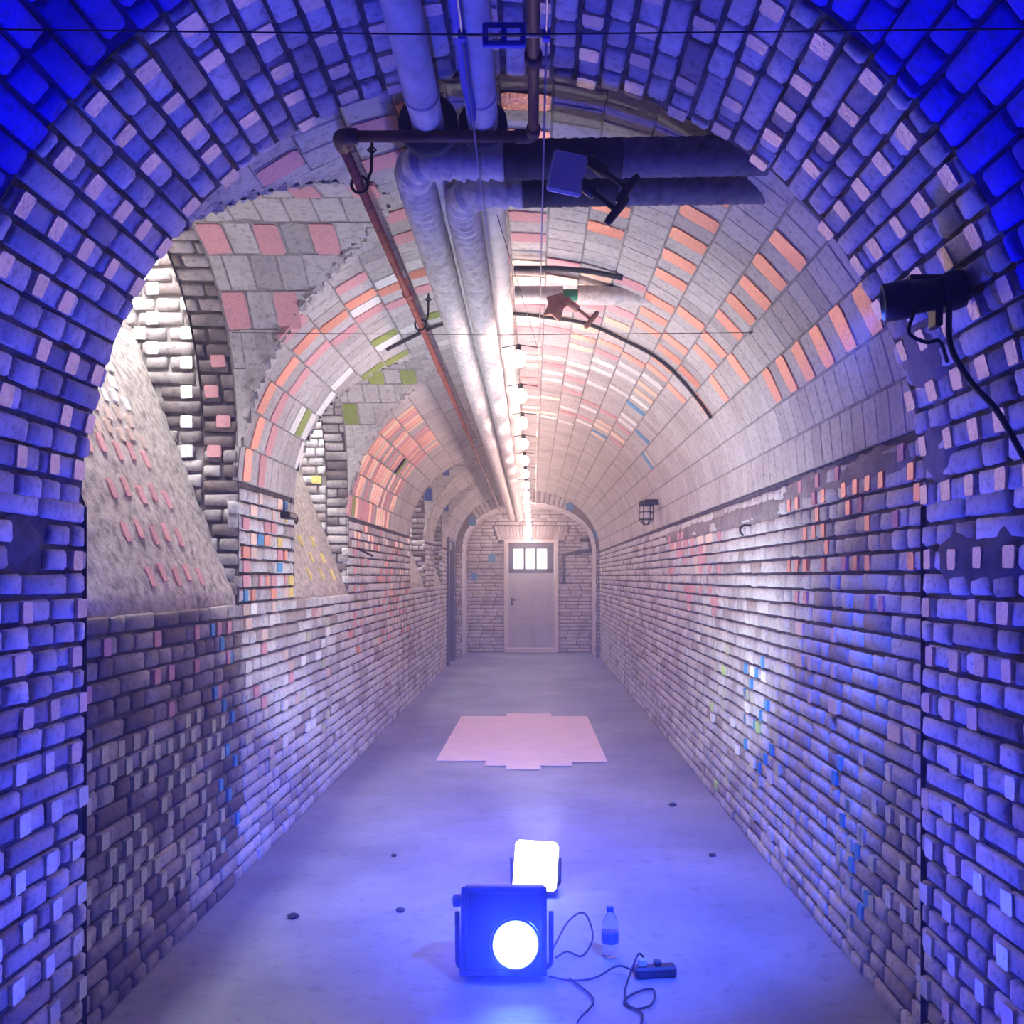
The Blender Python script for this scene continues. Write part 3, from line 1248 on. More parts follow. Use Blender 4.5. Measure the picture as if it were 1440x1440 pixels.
def end_mask2(z, x):
    if DX0 - .02 < x < DX1 + .02 and z < DZ + .02:
        return False
    if DZ < z < DZ + .33 and abs(x - (DX0 + DX1) / 2) < (DX1 - DX0) / 2 + .265 + .32 * (z - DZ - .175):
        return False
    return True


lay(we, bond(dEW, (0, 3.1), (EL - .1, ER + .1), end_mask2, seed=92, far_y=-99, joint=.012, english=False), 'brick_far', 300, 8)
lb = []
nsold = 21
for k in range(nsold):                     # soldier course over the door, leaning like a flat arch
    u = (k + .5) / nsold * 2 - 1
    xm = (DX0 + DX1) / 2 + u * ((DX1 - DX0) / 2 + .24)
    up = Vector((u * .32, 0, 1)).normalized()
    lb.append((Vector((xm, END - .012, DZ + .175)), Vector((up.z, 0, -up.x)), up, Vector((0, -1, 0)), .066, .30, 'far'))
lay(we, lb, 'brick_far', 300, 4)
for (x, z) in ((-.86, 1.95), (-1.22, 1.56), (-.05, DZ + .12)):
    patch(we, dEW, z, x, .16, .15, 'sky', lift=.01)
for (x, z) in ((-1.17, 2.62), (1.22, 2.38), (.70, 2.9)):
    patch(wea, dEA, z, x, .15, .15, 'sky' if x < 1 else 'sky', lift=.01)

# ---- the door at the end
door = empty('door_1', ((DX0 + DX1) / 2, END, 0))
tag(door, 'grey panelled door with a bright three-pane light at the tunnel end', kind='structure')
fm = MB()
for x in (DX0 - .03, DX1 + .03):
    fm.box((x, END - .04, DZ / 2), (.10, .14, DZ), bev=.012)
fm.box(((DX0 + DX1) / 2, END - .04, DZ + .01), (DX1 - DX0 + .16, .14, .07), bev=.012)
fm.build('door_frame', 'door_frame', door)
LT, LB = 2.13, 1.72      # light in the upper part
dm = MB()
dm.box(((DX0 + DX1) / 2, END - .01, .82), (DX1 - DX0 - .04, .05, 1.64), bev=.006)
leaf = dm.build('door_leaf', 'door', door)
um = MB()
um.box(((DX0 + DX1) / 2, END - .015, LT + .07), (DX1 - DX0 - .04, .05, .13), bev=.006)
um.box(((DX0 + DX1) / 2, END - .015, LB - .04), (DX1 - DX0 - .04, .05, .09), bev=.006)
GX0, GX1 = -.42, .29
for (a, b) in ((DX0 + .02, GX0), (GX1, DX1 - .02)):
    um.box(((a + b) / 2, END - .015, (LT + LB) / 2), (b - a, .05, LT - LB + .12), bev=.006)
pw = (GX1 - GX0) / 3
for k in (1, 2):
    um.box((GX0 + pw * k, END - .015, (LT + LB) / 2), (.05, .055, LT - LB + .04), bev=.006)
um.build('door_rail', 'door_dark', door)
for k in range(3):
    MB().box((GX0 + pw * (k + .5), END + .0, (LT + LB) / 2), (pw - .03, .006, LT - LB)).build('pane', 'daylight_pane', door)
for (za, zb_) in ((.12, .62), (.70, 1.50)):
    for (xa, xb) in ((DX0 + .13, (DX0 + DX1) / 2 - .05), ((DX0 + DX1) / 2 + .05, DX1 - .13)):
        MB().box(((xa + xb) / 2, END - .038, (za + zb_) / 2), (xb - xa, .012, zb_ - za), bev=.005).build('door_panel', 'door', leaf)
area_light('door_daylight', ((GX0 + GX1) / 2, END - .06, (LT + LB) / 2), ((GX0 + GX1) / 2, END - 3, 0), GX1 - GX0, LT - LB, 8.0, (0.95, 0.95, 1.0))
hm = MB()
hm.box((DX0 + .09, END - .05, 1.05), (.035, .012, .16), bev=.004)
hm.tube([(DX0 + .09, END - .05, 1.08), (DX0 + .09, END - .10, 1.08), (DX0 + .19, END - .10, 1.08)], .010, 8)
hm.build('door_handle', 'black_metal', leaf)
MB().box(((DX0 + DX1) / 2, END - .08, .05), (DX1 - DX0 + .1, .2, .10), bev=.01).build('threshold', 'door_frame', door)

# ---- doorway in the left wall near the end
d2 = empty('door_2', (XL, DOOR2[0], 0))
tag(d2, 'dark blue-grey doorway in the left wall near the tunnel end', kind='structure')
MB().box((XL - .16, (DOOR2[0] + DOOR2[1]) / 2, DOOR2[2] / 2), (.05, DOOR2[1] - DOOR2[0], DOOR2[2]), bev=.006).build('door_leaf', 'doorway', d2)
f2 = MB()
for y in (DOOR2[0] + .03, DOOR2[1] - .03):
    f2.box((XL - .03, y, DOOR2[2] / 2), (.16, .07, DOOR2[2]), bev=.008)
f2.box((XL - .03, (DOOR2[0] + DOOR2[1]) / 2, DOOR2[2] - .03), (.16, DOOR2[1] - DOOR2[0], .07), bev=.008)
f2.build('door_frame', 'door_dark', d2)

# ================================================================== PIPES UNDER THE CROWN
def corrugate(path, r, step=0.012, amp=0.07, seed=1):
    """plaster bandage wound round a pipe"""
    rr = random.Random(seed)
    P = [Vector(p) for p in path]
    out, rad, carry = [P[0]], [r], 0
    wrap, ph = 0.05, 0.0
    for i in range(len(P) - 1):
        d = (P[i + 1] - P[i]).length
        n = max(1, int(d / step))
        for k in range(1, n + 1):
            out.append(P[i].lerp(P[i + 1], k / n))
            ph += d / n / wrap
            if ph > 1:
                ph -= 1
                wrap = rr.uniform(.036, .06)
            rad.append(r * (1 + amp * (.5 - min(1, ph))) * rr.uniform(.985, 1.015))
    return out, rad


PD = 3.05
PZ = 2.975
for i, (px_, zz, xr, dd, lab) in enumerate(((-.42, PZ, .86, PD, 'left bandaged pipe turning in from the right vault and running down the tunnel'),
                                            (-.265, PZ - .03, .98, PD + .17, 'right bandaged pipe turning in from the right vault and running down the tunnel'))):
    ip = empty('insulated_pipe', (px_, dd, zz))
    tag(ip, lab, 'pipe', 'bandaged heating pipes')
    path = rounded_path([(xr, dd, zz + .02), (px_, dd, zz), (px_, 17.4, zz - .26)], .12, 10)
    rp = .064 - .004 * i
    segs = (('cross_run', 'lagging_dark', [path[0], (.30, dd, zz + .011)]), ('blackened_sleeve', 'pipe_blackened', [(.30, dd, zz + .011), (-.10 + .06 * i, dd, zz + .004)]),
            ('elbow', 'lagging', [(-.10 + .06 * i, dd, zz + .004)] + path[1:11]), ('long_run', 'lagging', path[10:]))
    for nm, mt, pp in segs:
        p_, r_ = corrugate(pp, rp, step=.008, amp=.24 if nm in ('long_run', 'elbow') else .06, seed=len(nm) + i)
        MB().tube(p_, r_, 16).build(nm, mt, ip, True)
for i, (px_, zz, lab) in enumerate(((-.345, 3.07, 'left smooth painted pipe above the bandaged pipes'), (-.165, 3.07, 'right smooth painted pipe above the bandaged pipes'))):
    sp = empty('smooth_pipe', (px_, 1.2, zz))
    tag(sp, lab, 'pipe', 'smooth pipes under the crown')
    pts = [(px_, .9 + k * .3, zz - .012 * k * .3) for k in range(56)]
    MB().tube(pts, .054 - .003 * i, 16).build('pipe_run', 'pipe', sp, True)
    for yy in (1.7, 2.2, 2.75):
        MB().tube([(px_, yy, zz - .012 * (yy - .9)), (px_, yy + .03, zz - .012 * (yy - .9))], .057 - .003 * i, 16).build('joint_band', 'pipe', sp, True)
    zc_ = zz - .012 * 2.0
    MB().tube([(px_, 2.93, zc_), (px_, 2.97, zc_)], .098 if i == 0 else .080, 20).build('collar', 'pipe_blackened', sp, True)

ipipe = empty('iron_pipe', (-.62, 2.9, 2.98))
tag(ipipe, 'thin red iron pipe stepping left and following the vault', 'pipe')
MB().tube([(0.0, .9, 3.01), (0.0, 2.86, 2.985)], .017, 12).build('feed_run', 'iron_shaded', ipipe, True)
MB().tube(rounded_path([(0.0, 2.84, 2.985), (0.0, 2.90, 2.985), (-.06, 2.90, 2.985)], .03), .022, 12).build('elbow', 'iron_shaded', ipipe, True)
MB().tube([(-.03, 2.9, 2.985), (-.60, 2.9, 2.985)], .018, 12).build('cross_run', 'iron_shaded', ipipe, True)
MB().tube(rounded_path([(-.57, 2.9, 2.985), (-.63, 2.9, 2.985), (-.63, 2.97, 2.985)], .03), .025, 12).build('elbow', 'iron_shaded', ipipe, True)
MB().tube([(-.63, 2.95, 2.985), (-.63, 9, 2.93), (-.63, 16.9, 2.80)], .017, 12).build('long_run', 'iron', ipipe, True)
for yy in (4.45, 6.05, 8.2):
    zz = 2.985 - .0092 * (yy - 2.95)
    MB().tube([(-.63, yy, zz), (-.63, yy + .05, zz)], .023, 12).build('coupling', 'iron', ipipe, True)
MB().tube([(0.0, 2.45, 2.99), (0.0, 2.49, 2.99)], .025, 14).build('coupling', 'iron_shaded', ipipe, True)

for i, (yy, lab) in enumerate(((3.25, 'nearest iron hanger looped round the red pipe'), (5.0, 'second iron hanger looped round the red pipe'))):
    zz = 2.985 - .0092 * (yy - 2.95)
    h = empty('pipe_hanger', (-.60, yy, zz))
    tag(h, lab, 'hanger', 'iron pipe hangers')
    top = barrel_z(-.585) - .01
    hk = MB()
    hk.tube([(-.63 + .030 * math.cos(a), yy, zz + .030 * math.sin(a)) for a in [math.pi * 2 * k / 16 for k in range(17)]], .006, 8)
    hk.build('loop', 'black_metal', h, True)
    MB().tube([(-.603, yy, zz + .01), (-.588, yy, zz + .05), (-.585, yy, top)], .006, 8).build('rod', 'black_metal', h, True)
    MB().tube([(-.585, yy, top - .02 + .0), (-.570, yy - .004, top - .035), (-.585, yy - .006, top - .05), (-.60, yy - .004, top - .035), (-.585, yy, top - .02)], .004, 8).build('eye', 'black_metal', h, True)

# blue cable lying against the right smooth pipe
bc = MB().tube([(-.200, .9, 2.995), (-.197, 1.8, 2.992), (-.195, 2.6, 2.985), (-.185, 2.87, 3.02)], .016, 10).build('cable', 'blue_paint', None, True)
tag(bc, 'thick blue cable strapped under the right smooth pipe at the top', 'cable')

# pipe crossing at the step in the vault
YC = 4.85
cp = empty('crossing_pipe', (.2, YC, 2.98))
tag(cp, 'mauve pipe crossing from the bandaged pipes into the right vault', 'pipe')
zr = 3.085
MB().tube([(-.10, YC, zr), (.16, YC, zr)], .046, 16).build('pipe_run', 'pipe', cp, True)
MB().tube([(.24, YC, zr), (.50, YC, zr - .005), (.62, YC, zr - .02), (.72, YC, zr - .035)], [.050, .052, .040, .018], 16).build('bandaged_end', 'lagging', cp, True)
MB().tube([(.15, YC, zr), (.25, YC, zr)], .030, 12).build('bare_length', 'green', cp, True)
cd = MB().tube([(-.10, 4.62, 3.150), (.12, 4.62, 3.150), (.30, 4.62, 3.135), (.46, 4.62, 3.10)], .014, 10).build('conduit', 'pipe_blackened', None, True)
tag(cd, 'thin dark conduit along the vault just before the crossing pipe', 'conduit')

# black cable following the curve of the vault
pts = []
for k in range(41):
    x = -.93 + (1.13 + .93) * k / 40
    u = (x - CX) / HW
    z = barrel_z(x)
    nrm = Vector((-u / HW, 0, -(z - ZS) / RISE ** 2)).normalized()
    yy = 5.62 + .02 * math.sin(k * .7)
    pts.append(Vector((x, yy, z)) + nrm * .016)
vc = MB().tube(pts, .011, 8).build('cable', 'rubber', None, True)
tag(vc, 'black cable arched across the vault behind the pipes', 'cable')

# ================================================================== STRING OF BULBS
def wire_z(y):
    return 2.889 - .0285 * (y - 2.2)


for i, (xw, lab) in enumerate(((-.175, 'left steel wire of the overhead bulb string'), (.032, 'right steel wire of the overhead bulb string'))):
    w = MB().tube([(xw, 2.20, wire_z(2.2)), (xw * .98 - .001, 9, wire_z(9) - .01), (xw * .9, END - .02, wire_z(END))], .0028, 6).build('support_wire', 'wire', None, True)
    tag(w, lab, 'wire', 'wires of the bulb string')
    w2 = MB().tube([(xw, .8, wire_z(.8) + .02), (xw, 2.21, wire_z(2.2))], .0028, 6).build('rear_length', 'wire', w, True)

tz = wire_z(2.2)
tn = empty('wire_tensioner', (-.08, 2.2, tz))
tag(tn, 'blue screw tensioner spreading the two steel wires at the top', 'tensioner')
MB().tube([(-.198, 2.2, tz), (.055, 2.2, tz)], .005, 10).build('threaded_rod', 'steel', tn, True)
t = MB()
t.box((-.072, 2.2, tz + .022), (.105, .018, .014), bev=.003)
t.box((-.072, 2.2, tz - .022), (.105, .018, .014), bev=.003)
for xx in (-.118, -.072, -.026):
    t.box((xx, 2.2, tz), (.014, .018, .05), bev=.003)
t.build('frame', 'blue_paint', tn)
for xx in (-.175, .032):
    MB().box((xx, 2.2, tz), (.020, .022, .026), bev=.004).build('wire_clamp', 'blue_paint', tn)

ORD = ('nearest to', 'second from', 'third from', 'fourth from', 'fifth from', 'sixth from', 'seventh from', 'eighth from', 'ninth from', 'tenth from', 'eleventh from', 'twelfth from', 'thirteenth from', 'fourteenth from', 'fifteenth from', 'farthest from')
nb_ = 16
for k in range(nb_):
    y = 4.90 + .88 * k
    z = wire_z(y) - .005
    x = -.082
    o = empty('light_bulb', (x, y, z))
    tag(o, 'glowing bare bulb on the overhead string, %s the camera' % ORD[k],
        'light bulb', 'bulbs of the overhead string')
    MB().lathe([(.006, -.054), (.028, -.044), (.041, -.022), (.044, 0.0), (.036, .022), (.020, .036), (.014, .040)], (x, y, z - .05), seg=10).build('glass', 'bulb', o, True)
    bl_ = bpy.data.lights.new('bulb_light', 'POINT')
    bl_.energy, bl_.color, bl_.shadow_soft_size = BULB_POWER, BULB_COLOR, .050
    lo = bpy.data.objects.new('bulb_light', bl_)
    lo.location = (x, y, z - .055)
    COL.objects.link(lo)
    so = MB().lathe([(.015, 0), (.016, .004), (.016, .03), (.010, .036)], (x, y, z - .012), seg=12).build('socket', 'black', o, True)
    MB().tube([(-.172, y, wire_z(y)), (x, y, z + .022), (.031, y, wire_z(y))], .003, 6).build('cross_lead', 'rubber', so, True)

# thin wires strung across the tunnel
for (yy, z, x0, x1, lab) in ((1.7, 2.60, NXL + .33, NXR - .33, 'thin dark wire strung across the tunnel at the top'),
                             (4.2, 2.705, -1.30, 1.31, 'thin dark wire strung across the tunnel under the pipes')):
    if yy < 3:
        u = math.sqrt(1 - ((z - NZS) / NRISE) ** 2) * (NXR - NXL) / 2
        x0, x1 = (NXL + NXR) / 2 - u, (NXL + NXR) / 2 + u
    else:
        u = math.sqrt(1 - ((z - ZS) / RISE) ** 2) * HW
        x0, x1 = CX - u - .15, CX + u
    w = MB().tube([(x0, yy, z), ((x0 + x1) / 2, yy, z - .012), (x1, yy, z)], .0016, 6).build('cross_wire', 'thin_wire', None, True)
    tag(w, lab, 'wire')
    MB().tube([(x1 - .02, yy, z - .01), (x1 - .005, yy, z + .012), (x1 + .01, yy, z)], .004, 6).build('hook', 'black_metal', w, True)
for (a, b, lab) in (((-.15, 3.5, 3.0), (.03, 5.0, 2.815), 'slack thin wire slanting down to the right bulb wire'),):
    w = MB().tube([a, b], .0018, 6).build('cross_wire', 'thin_wire', None, True)
    tag(w, lab, 'wire')

# ================================================================== CLAMPED LAMPS
def clamp_lamp(name, base, panel_mat, body_mat, label, cat, s=1.0, broken=False):
    o = empty(name, base)
    tag(o, label, cat)
    B = Vector(base)
    R = Matrix.Rotation(math.radians(12), 3, 'Y')
    if not broken:
        MB().box(B + Vector((-.055, -.03, -.03)), (.115 * s, .022, .135 * s), R, bev=.008).build('panel', panel_mat, o)
        MB().box(B + Vector((-.05, -.008, -.03)), (.09 * s, .03, .11 * s), R, bev=.008).build('housing', body_mat, o)
    else:
        vs = [(-.10, -.02, .03), (-.02, -.025, .05), (.03, -.02, .0), (-.01, -.03, -.03), (-.03, -.02, -.10), (-.08, -.03, -.06), (-.12, -.02, -.07), (-.09, -.03, -.01)]
        m = MB()
        m.add([B + Vector(v) * s for v in vs] + [B + Vector((v[0], v[1] + .02, v[2])) * s for v in vs],
              [tuple(range(7, -1, -1)), tuple(range(8, 16))] + [(k, (k + 1) % 8, 8 + (k + 1) % 8, 8 + k) for k in range(8)])
        m.build('bent_plate', body_mat, o)
    for k, (dx, dz) in enumerate(((.035, -.005), (.0, -.075)) if not broken else ((.03, -.02),)):
        p = B + Vector((dx, -.02, dz + .01)) * s
        d = Vector((.78, -.05, -.62)).normalized()
        c = MB()
        c.tube([p - d * .03 * s, p + d * .045 * s], .020 * s, 10)
        jaw = c.build('clamp_jaw', body_mat, o, True)
        c = MB()
        c.tube([p + d * .04 * s, p + d * .135 * s], .009 * s, 8)
        c.build('screw', body_mat, jaw, True)
        t2 = Vector((d.z, 0, -d.x))
        e = p + d * .135 * s
        c = MB()
        c.tube([e - t2 * .055 * s, e - t2 * .04 * s, e + t2 * .04 * s, e + t2 * .055 * s], [.010 * s, .014 * s, .014 * s, .010 * s], 10)
        c.build('handle_bar', body_mat, jaw, True)
    return o


cl = clamp_lamp('clamp_lamp', (.165, 2.93, 2.895), 'grey_panel', 'black', 'flat panel lamp with two black screw clamps on the bandaged pipe', 'lamp')
MB().tube([(.12, 2.92, 2.92), (.12, 3.0, 2.945)], .018, 10).build('bracket', 'black', cl, True)
cl2 = clamp_lamp('screw_clamp', (.17, 4.74, 3.005), 'grey_panel', 'brown', 'rusty brown clamp hanging from the crossing pipe', 'clamp', 1.0, True)
MB().tube([(.17, 4.74, 3.02), (.19, YC - .02, 3.06)], .010, 8).build('hook', 'brown', cl2, True)

# ================================================================== SPOTLIGHT ON THE RIGHT OF THE NEAR ARCH
sx, sy_, sz = 1.00, 2.35, 2.30
sl_ = empty('spotlight', (sx, sy_, sz))
tag(sl_, 'black spotlight fixed high on the right side of the near arch', 'spotlight')
ax = Vector((-1, .28, -.12)).normalized()
c0 = Vector((sx + .045, sy_, sz))
sb = MB().lathe([(.030, -.015), (.040, -.01), (.043, .07), (.050, .075), (.050, .138), (.046, .142), (.040, .120), (.002, .112)], c0 - ax * .02, ax, 24).build('lamp_body', 'black', sl_, True)
MB().lathe([(.016, -.055), (.046, -.05), (.052, -.025), (.048, .0), (.030, .008)], c0 - ax * .03, ax, 20).build('rear_cap', 'black', sb, True)
MB().lathe([(.038, 0), (.036, .002), (.010, .008)], c0 + ax * .098, ax, 20).build('lens', 'blue_ring', sb, True)
br = MB()
br.box(c0 + Vector((.01, 0, -.058)), (.020, .05, .06), bev=.004)
br.box(c0 + Vector((.05, .03, .052)), (.20, .035, .014), bev=.004)
br.build('bracket', 'black_metal', sl_)
MB().box((1.135, sy_ + .03, sz + .045), (.022, .09, .09), bev=.005).build('wall_plate', 'black_metal', sl_)
ls_ = bpy.data.lights.new('spot_beam', 'SPOT')
ls_.energy = SPOT_POWER
ls_.color = (0.03, 0.09, 1.0)
ls_.spot_size = math.radians(68)
ls_.spot_blend = 1.0
ls_.shadow_soft_size = 0.03
lo_ = bpy.data.objects.new('spot_beam', ls_)
COL.objects.link(lo_)
lo_.location = c0 + ax * .13
lo_.rotation_euler = (Vector((.10, 4.8, 0)) - lo_.location).to_track_quat('-Z', 'Y').to_euler()
cb = MB().tube(smooth_pts([c0 - ax * .03 + Vector((0, -.03, -.03)), (1.075, 2.31, 2.16), (1.11, 2.28, 2.06), (1.14, 2.20, 1.965), (1.18, 2.14, 1.83), (1.20, 2.05, 1.70)], 8), .008, 8).build('power_cable', 'rubber', None, True)
tag(cb, 'black power cable hanging from the spotlight on the right arch', 'cable')
cb2 = MB().tube(smooth_pts([c0 + ax * .05 + Vector((0, -.02, -.04)), (.985, 2.35, 2.20), (1.03, 2.35, 2.175), (1.07, 2.36, 2.18), (1.10, 2.38, 2.13)], 8), .005, 8).build('power_cable', 'rubber', None, True)
tag(cb2, 'short black loop of cable under the spotlight body', 'cable')

# ================================================================== CAGE LAMP AND SMALL IRONWORK
LY = 8.9
cgx, cgz = 1.13, 2.20
cg = empty('cage_lamp', (cgx, LY, cgz))
tag(cg, 'black bulkhead lamp with wire cage on the right wall', 'lamp')
MB().box((1.185, LY, cgz + .10), (.17, .07, .055), bev=.01).build('bracket', 'black_metal', cg)
MB().lathe([(.03, 0), (.075, .005), (.078, .04), (.05, .06)], (cgx - .01, LY, cgz + .055), seg=16).build('cap', 'black_metal', cg, True)
MB().lathe([(.02, -.13), (.045, -.11), (.05, 0)], (cgx - .01, LY, cgz + .06), seg=14).build('glass', 'door_frame', cg, True)
k_ = MB()
for i in range(6):
    a = math.pi * 2 * i / 6
    k_.tube([(cgx - .01 + .068 * math.cos(a), LY + .068 * math.sin(a), cgz + .06), (cgx - .01 + .07 * math.cos(a), LY + .07 * math.sin(a), cgz - .08), (cgx - .01 + .02 * math.cos(a), LY + .02 * math.sin(a), cgz - .125)], .005, 6)
for zz in (.0, -.07):
    k_.tube([(cgx - .01 + .071 * math.cos(2 * math.pi * j / 16), LY + .071 * math.sin(2 * math.pi * j / 16), cgz + zz) for j in range(17)], .005, 6)
k_.build('cage', 'black_metal', cg)

hk = empty('wall_hook', (XL, 5.38, 1.93))
tag(hk, 'black iron hook with a ring on the pier between the first two windows', 'hook')
MB().box((XL + .03, 5.36, 1.925), (.07, .16, .04), bev=.008).build('bar', 'black_metal', hk)
MB().tube([(XL + .05, 5.48 + .025 * math.cos(2 * math.pi * j / 12), 1.91 + .025 * math.sin(2 * math.pi * j / 12)) for j in range(13)], .006, 6).build('ring', 'black_metal', hk, True)
hk2 = empty('wall_hook', (XR, 5.25, 1.85))
tag(hk2, 'small iron hook driven into the right wall', 'hook')
MB().tube(smooth_pts([(XR + .01, 5.25, 1.86), (XR - .04, 5.25, 1.86), (XR - .06, 5.25, 1.83), (XR - .04, 5.25, 1.80)], 6), .006, 8).build('stem', 'black_metal', hk2, True)
hk3 = empty('wall_hook', (XL, 7.75, 1.79))
tag(hk3, 'slanted iron peg in the left wall beyond the second window', 'hook')
MB().tube([(XL - .01, 7.72, 1.80), (XL + .10, 7.82, 1.74)], .010, 8).build('stem', 'black_metal', hk3, True)

# conduit and box beside the far door
ec = empty('wall_conduit', (.62, END, 1.9))
tag(ec, 'dark bent conduit on the end wall right of the door', 'conduit')
MB().tube(rounded_path([(.62, END - .05, 1.44), (.62, END - .05, 2.02), (1.22, END - .05, 2.10)], .06), .035, 10).build('conduit_run', 'pipe_blackened', ec, True)
MB().lathe([(.02, -.03), (.055, -.02), (.055, .02), (.02, .03)], (.62, END - .05, 1.44), seg=12).build('end_cap', 'pipe_blackened', ec, True)
eb = empty('junction_box', (1.06, END, 2.2))
tag(eb, 'small dark lamp box above the conduit on the end wall', 'box')
MB().box((1.06, END - .07, 2.31), (.20, .12, .07), bev=.01).build('hood', 'black_metal', eb)
MB().box((1.06, END - .07, 2.20), (.14, .10, .15), bev=.015).build('body', 'grey_panel', eb)

# ================================================================== ON THE FLOOR
# stepped sheet of pink paper
mp = [(-.82, 7.55), (-.40, 7.55), (-.40, 7.36), (-.22, 7.36), (-.22, 7.22), (.06, 7.22), (.06, 7.36), (.32, 7.36), (.32, 7.50), (.62, 7.50),
      (.60, 9.95), (.20, 9.95), (.20, 10.15), (-.30, 10.15), (-.30, 9.95), (-.80, 9.95)]
mv = [(x, y, .012) for x, y in mp] + [(x, y, .005) for x, y in mp]
n = len(mp)
mat_ = obj('floor_mat', mv, [tuple(range(n))] + [((k + 1) % n, k, n + k, n + (k + 1) % n) for k in range(n)], 'paper')
tag(mat_, 'large pale pink paper sheet with stepped edges on the floor', 'mat')

# blue floodlight facing the camera
BY = 3.48
bf = empty('floodlight', (-.10, BY, 0))
tag(bf, 'blue floodlight with a square black housing on the floor facing the camera', 'floodlight', 'floodlights on the floor')
R = Matrix.Rotation(math.radians(-14), 3, 'X')
bc_ = Vector((-.115, BY, .185))
bh_ = MB().box(bc_ + R @ Vector((0, .06, 0)), (.335, .11, .325), R, bev=.015)
bh = bh_.build('housing', 'black', bf)
for k in range(7):
    MB().box(bc_ + R @ Vector((-.13 + k * .043, .135, 0)), (.008, .05, .27), R, bev=.002).build('cooling_fin', 'black_metal', bh)
bez = MB()
for sgn in (-1, 1):
    bez.box(bc_ + R @ Vector((sgn * .155, -.003, 0)), (.025, .025, .325), R, bev=.005)
    bez.box(bc_ + R @ Vector((0, -.003, sgn * .150)), (.335, .025, .025), R, bev=.005)
bez.build('bezel', 'black_metal', bh)
lens_c = bc_ + R @ Vector((.046, -.004, -.050))
dv, dfc = [(0, 0, 0)], []
for k in range(40):
    a = 2 * math.pi * k / 40
    dv.append((.092 * math.cos(a), 0, .092 * math.sin(a)))
dfc = [(0, k + 1, (k + 1) % 40 + 1) for k in range(40)]
lens = obj('lens', dv, dfc, 'blue_lens', bf, True)
lens.location = lens_c - Vector(bf.location)
lens.rotation_euler = R.to_euler()
rim = MB()
rim.tube([lens_c + R @ Vector((0.094 * math.cos(2 * math.pi * k / 32), -.004, 0.094 * math.sin(2 * math.pi * k / 32))) for k in range(33)], .006, 8)
rim.build('lens_rim', 'black_metal', bf, True)
MB().lathe([(.022, 0), (.024, .006), (.024, .026), (.018, .03)], (bc_.x - .172, BY + .05, .285), (-1, 0, 0), 12).build('knob', 'black', bh, True)
yk = MB()
yk.tube(rounded_path([(bc_.x - .185, BY + .05, .24), (bc_.x - .185, BY + .07, .012), (bc_.x + .185, BY + .07, .012), (bc_.x + .185, BY + .05, .24)], .03), .010, 8)
yk.build('yoke', 'black_metal', bf, True)
ld = R @ Vector((0, -1, 0))
area_light('blue_beam', lens_c + ld * .02, lens_c + ld * 2 + Vector((0, 0, .75)), .19, .19, BLUE_POWER, (0.015, 0.035, 1.0), None, spread=132)

# white floodlight behind it
WY = 4.38
wf = empty('floodlight', (.01, WY, 0))
tag(wf, 'white floodlight with a glaring square face standing behind the blue one', 'floodlight', 'floodlights on the floor')
R2 = Matrix.Rotation(math.radians(-12), 3, 'X') @ Matrix.Rotation(math.radians(4), 3, 'Y')
wc = Vector((.012, WY, .150))
wh = MB().box(wc + Vector((0, .04, -.125)), (.215, .16, .035), bev=.012).build('housing', 'black', wf)
MB().box(wc + R2 @ Vector((0, 0, 0)), (.212, .13, .222), R2, bev=.016).build('lamp_face', 'white_led', wf)
yk = MB()
yk.tube(rounded_path([(-.108, WY + .08, .16), (-.108, WY + .10, .012), (.132, WY + .10, .012), (.132, WY + .08, .16)], .03), .008, 8)
yk.build('yoke', 'black_metal', wf, True)
top = wc + R2 @ Vector((0, 0, .125))
area_light('white_beam', top, top + Vector((0, .58, .81)), .2, .12, WHITE_POWER, (0.93, 0.96, 1.0), None, spread=136)

# water bottle
def bottle_mat():
    m, nt, b = new_mat('clear_plastic')
    b.inputs['Base Color'].default_value = (.85, .9, 1, 1)
    b.inputs['Transmission Weight'].default_value = 0.9
    b.inputs['Roughness'].default_value = 0.08
    b.inputs['IOR'].default_value = 1.2
    return m


M['clear'] = bottle_mat()
M['bottle_label'] = simple('bottle_label', (.10, .14, .55), .5)
bx_, by_ = .315, 3.68
wb = empty('water_bottle', (bx_, by_, 0))
tag(wb, 'small clear plastic water bottle standing on the floor', 'bottle')
MB().lathe([(.026, .0), (.033, .006), (.034, .05), (.031, .06), (.034, .07), (.034, .12), (.030, .145), (.018, .172), (.0125, .18), (.0125, .188)], (bx_, by_, .003), seg=20).build('body', 'clear', wb, True)
MB().lathe([(.0148, .184), (.0155, .187), (.0155, .202), (.013, .204)], (bx_, by_, .003), seg=16).build('cap', 'blue_paint', wb, True)
MB().lathe([(.0347, .058), (.0352, .060), (.0352, .098), (.0347, .10)], (bx_, by_, .003), seg=20).build('label_band', 'bottle_label', wb, True)

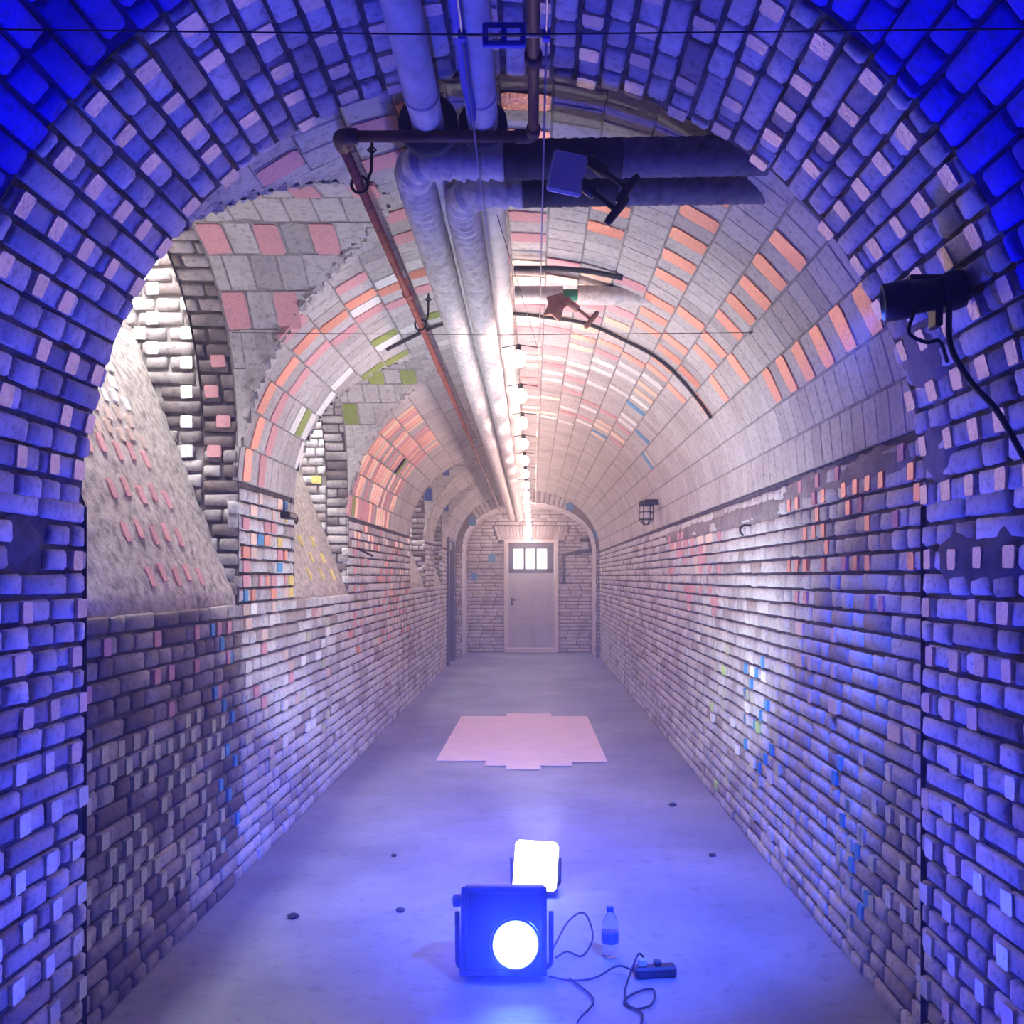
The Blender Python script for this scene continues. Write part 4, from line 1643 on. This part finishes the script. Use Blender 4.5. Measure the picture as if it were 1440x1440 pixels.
# power strip and leads
ps = empty('power_strip', (.47, 3.50, 0))
tag(ps, 'black power strip with plugs lying right of the bottle', 'power strip')
Rz = Matrix.Rotation(math.radians(6), 3, 'Z')
MB().box((.475, 3.50, .022), (.165, .055, .040), Rz, bev=.008).build('case', 'black', ps)
MB().box((.425, 3.50, .056), (.034, .034, .034), Rz, bev=.006).build('plug', 'grey_panel', ps)
MB().box((.485, 3.505, .050), (.030, .030, .022), Rz, bev=.006).build('plug', 'black', ps)
for pts, lab in (([(.40, 3.49, .02), (.33, 3.50, .04), (.24, 3.46, .012), (.14, 3.44, .010), (.06, 3.47, .012)], 'black lead running from the power strip to the blue floodlight'),
                 ([(.43, 3.50, .075), (.40, 3.45, .10), (.34, 3.33, .012), (.36, 3.22, .010), (.43, 3.25, .010), (.45, 3.36, .012), (.38, 3.34, .010), (.33, 3.26, .010), (.385, 3.18, .010), (.35, 3.05, .010), (.28, 2.98, .010), (.33, 2.90, .010)], 'tangled black lead looping in front of the power strip'),
                 ([(.08, 3.62, .06), (.15, 3.80, .10), (.22, 3.86, .11), (.25, 3.76, .05), (.20, 3.66, .012), (.14, 3.70, .012), (.09, 3.60, .03)], 'thin black lead looping up between floodlight and bottle'),
                 ([(.14, 3.46, .010), (.22, 3.28, .010), (.15, 3.10, .010), (.20, 2.92, .010), (.24, 2.80, .010)], 'thin black lead trailing over the floor below the blue floodlight')):
    c = MB().tube(smooth_pts(pts, 8), .0042, 7).build('power_lead', 'rubber', None, True)
    tag(c, lab, 'cable', 'leads on the floor')

# scraps of rubble along the foot of the walls
for (x, y, s_, lab) in ((-.62, 4.18, .022, 'small dark scrap on the floor left of the floodlights'), (.95, 6.1, .03, 'small dark stone lying near the right wall'),
                        (-.78, 5.0, .018, 'tiny dark scrap on the floor near the left light edge'), (1.0, 5.0, .022, 'dark chip of brick on the floor by the right wall'),
                        (-1.1, 4.1, .028, 'dark chip of brick on the floor by the left wall')):
    vs, q = [], random.Random(int(x * 100))
    m = MB().lathe([(s_ * .4, 0), (s_, s_ * .2), (s_ * .8, s_ * .5), (s_ * .3, s_ * .7)], (x, y, .001 + max(0, abs(x - CX) - 1.2) * .06), seg=7)
    m.v = [(a + q.uniform(-.2, .2) * s_, b + q.uniform(-.2, .2) * s_, c) for a, b, c in m.v]
    o = m.build('rubble', 'pipe_blackened')
    tag(o, lab, 'rubble')

# ================================================================== HAZE ADDED TO IMITATE THE BLUE LENS VEIL
hz, nt, b = new_mat('added_veil_haze')
nt.nodes.remove(b)
vs_ = N(nt, 'ShaderNodeVolumeScatter')
vs_.inputs['Color'].default_value = (1, 1, 1, 1)
vs_.inputs['Density'].default_value = HAZE
vs_.inputs['Anisotropy'].default_value = 0.55
nt.links.new(vs_.outputs['Volume'], nt.nodes['Material Output'].inputs['Volume'])
hb = MB().box((CX, (BACK + END) / 2, 1.6), (2.66, END - BACK - .1, 3.1)).build('haze', hz)
tag(hb, 'thin added haze imitating the blue lens veil', kind='stuff')
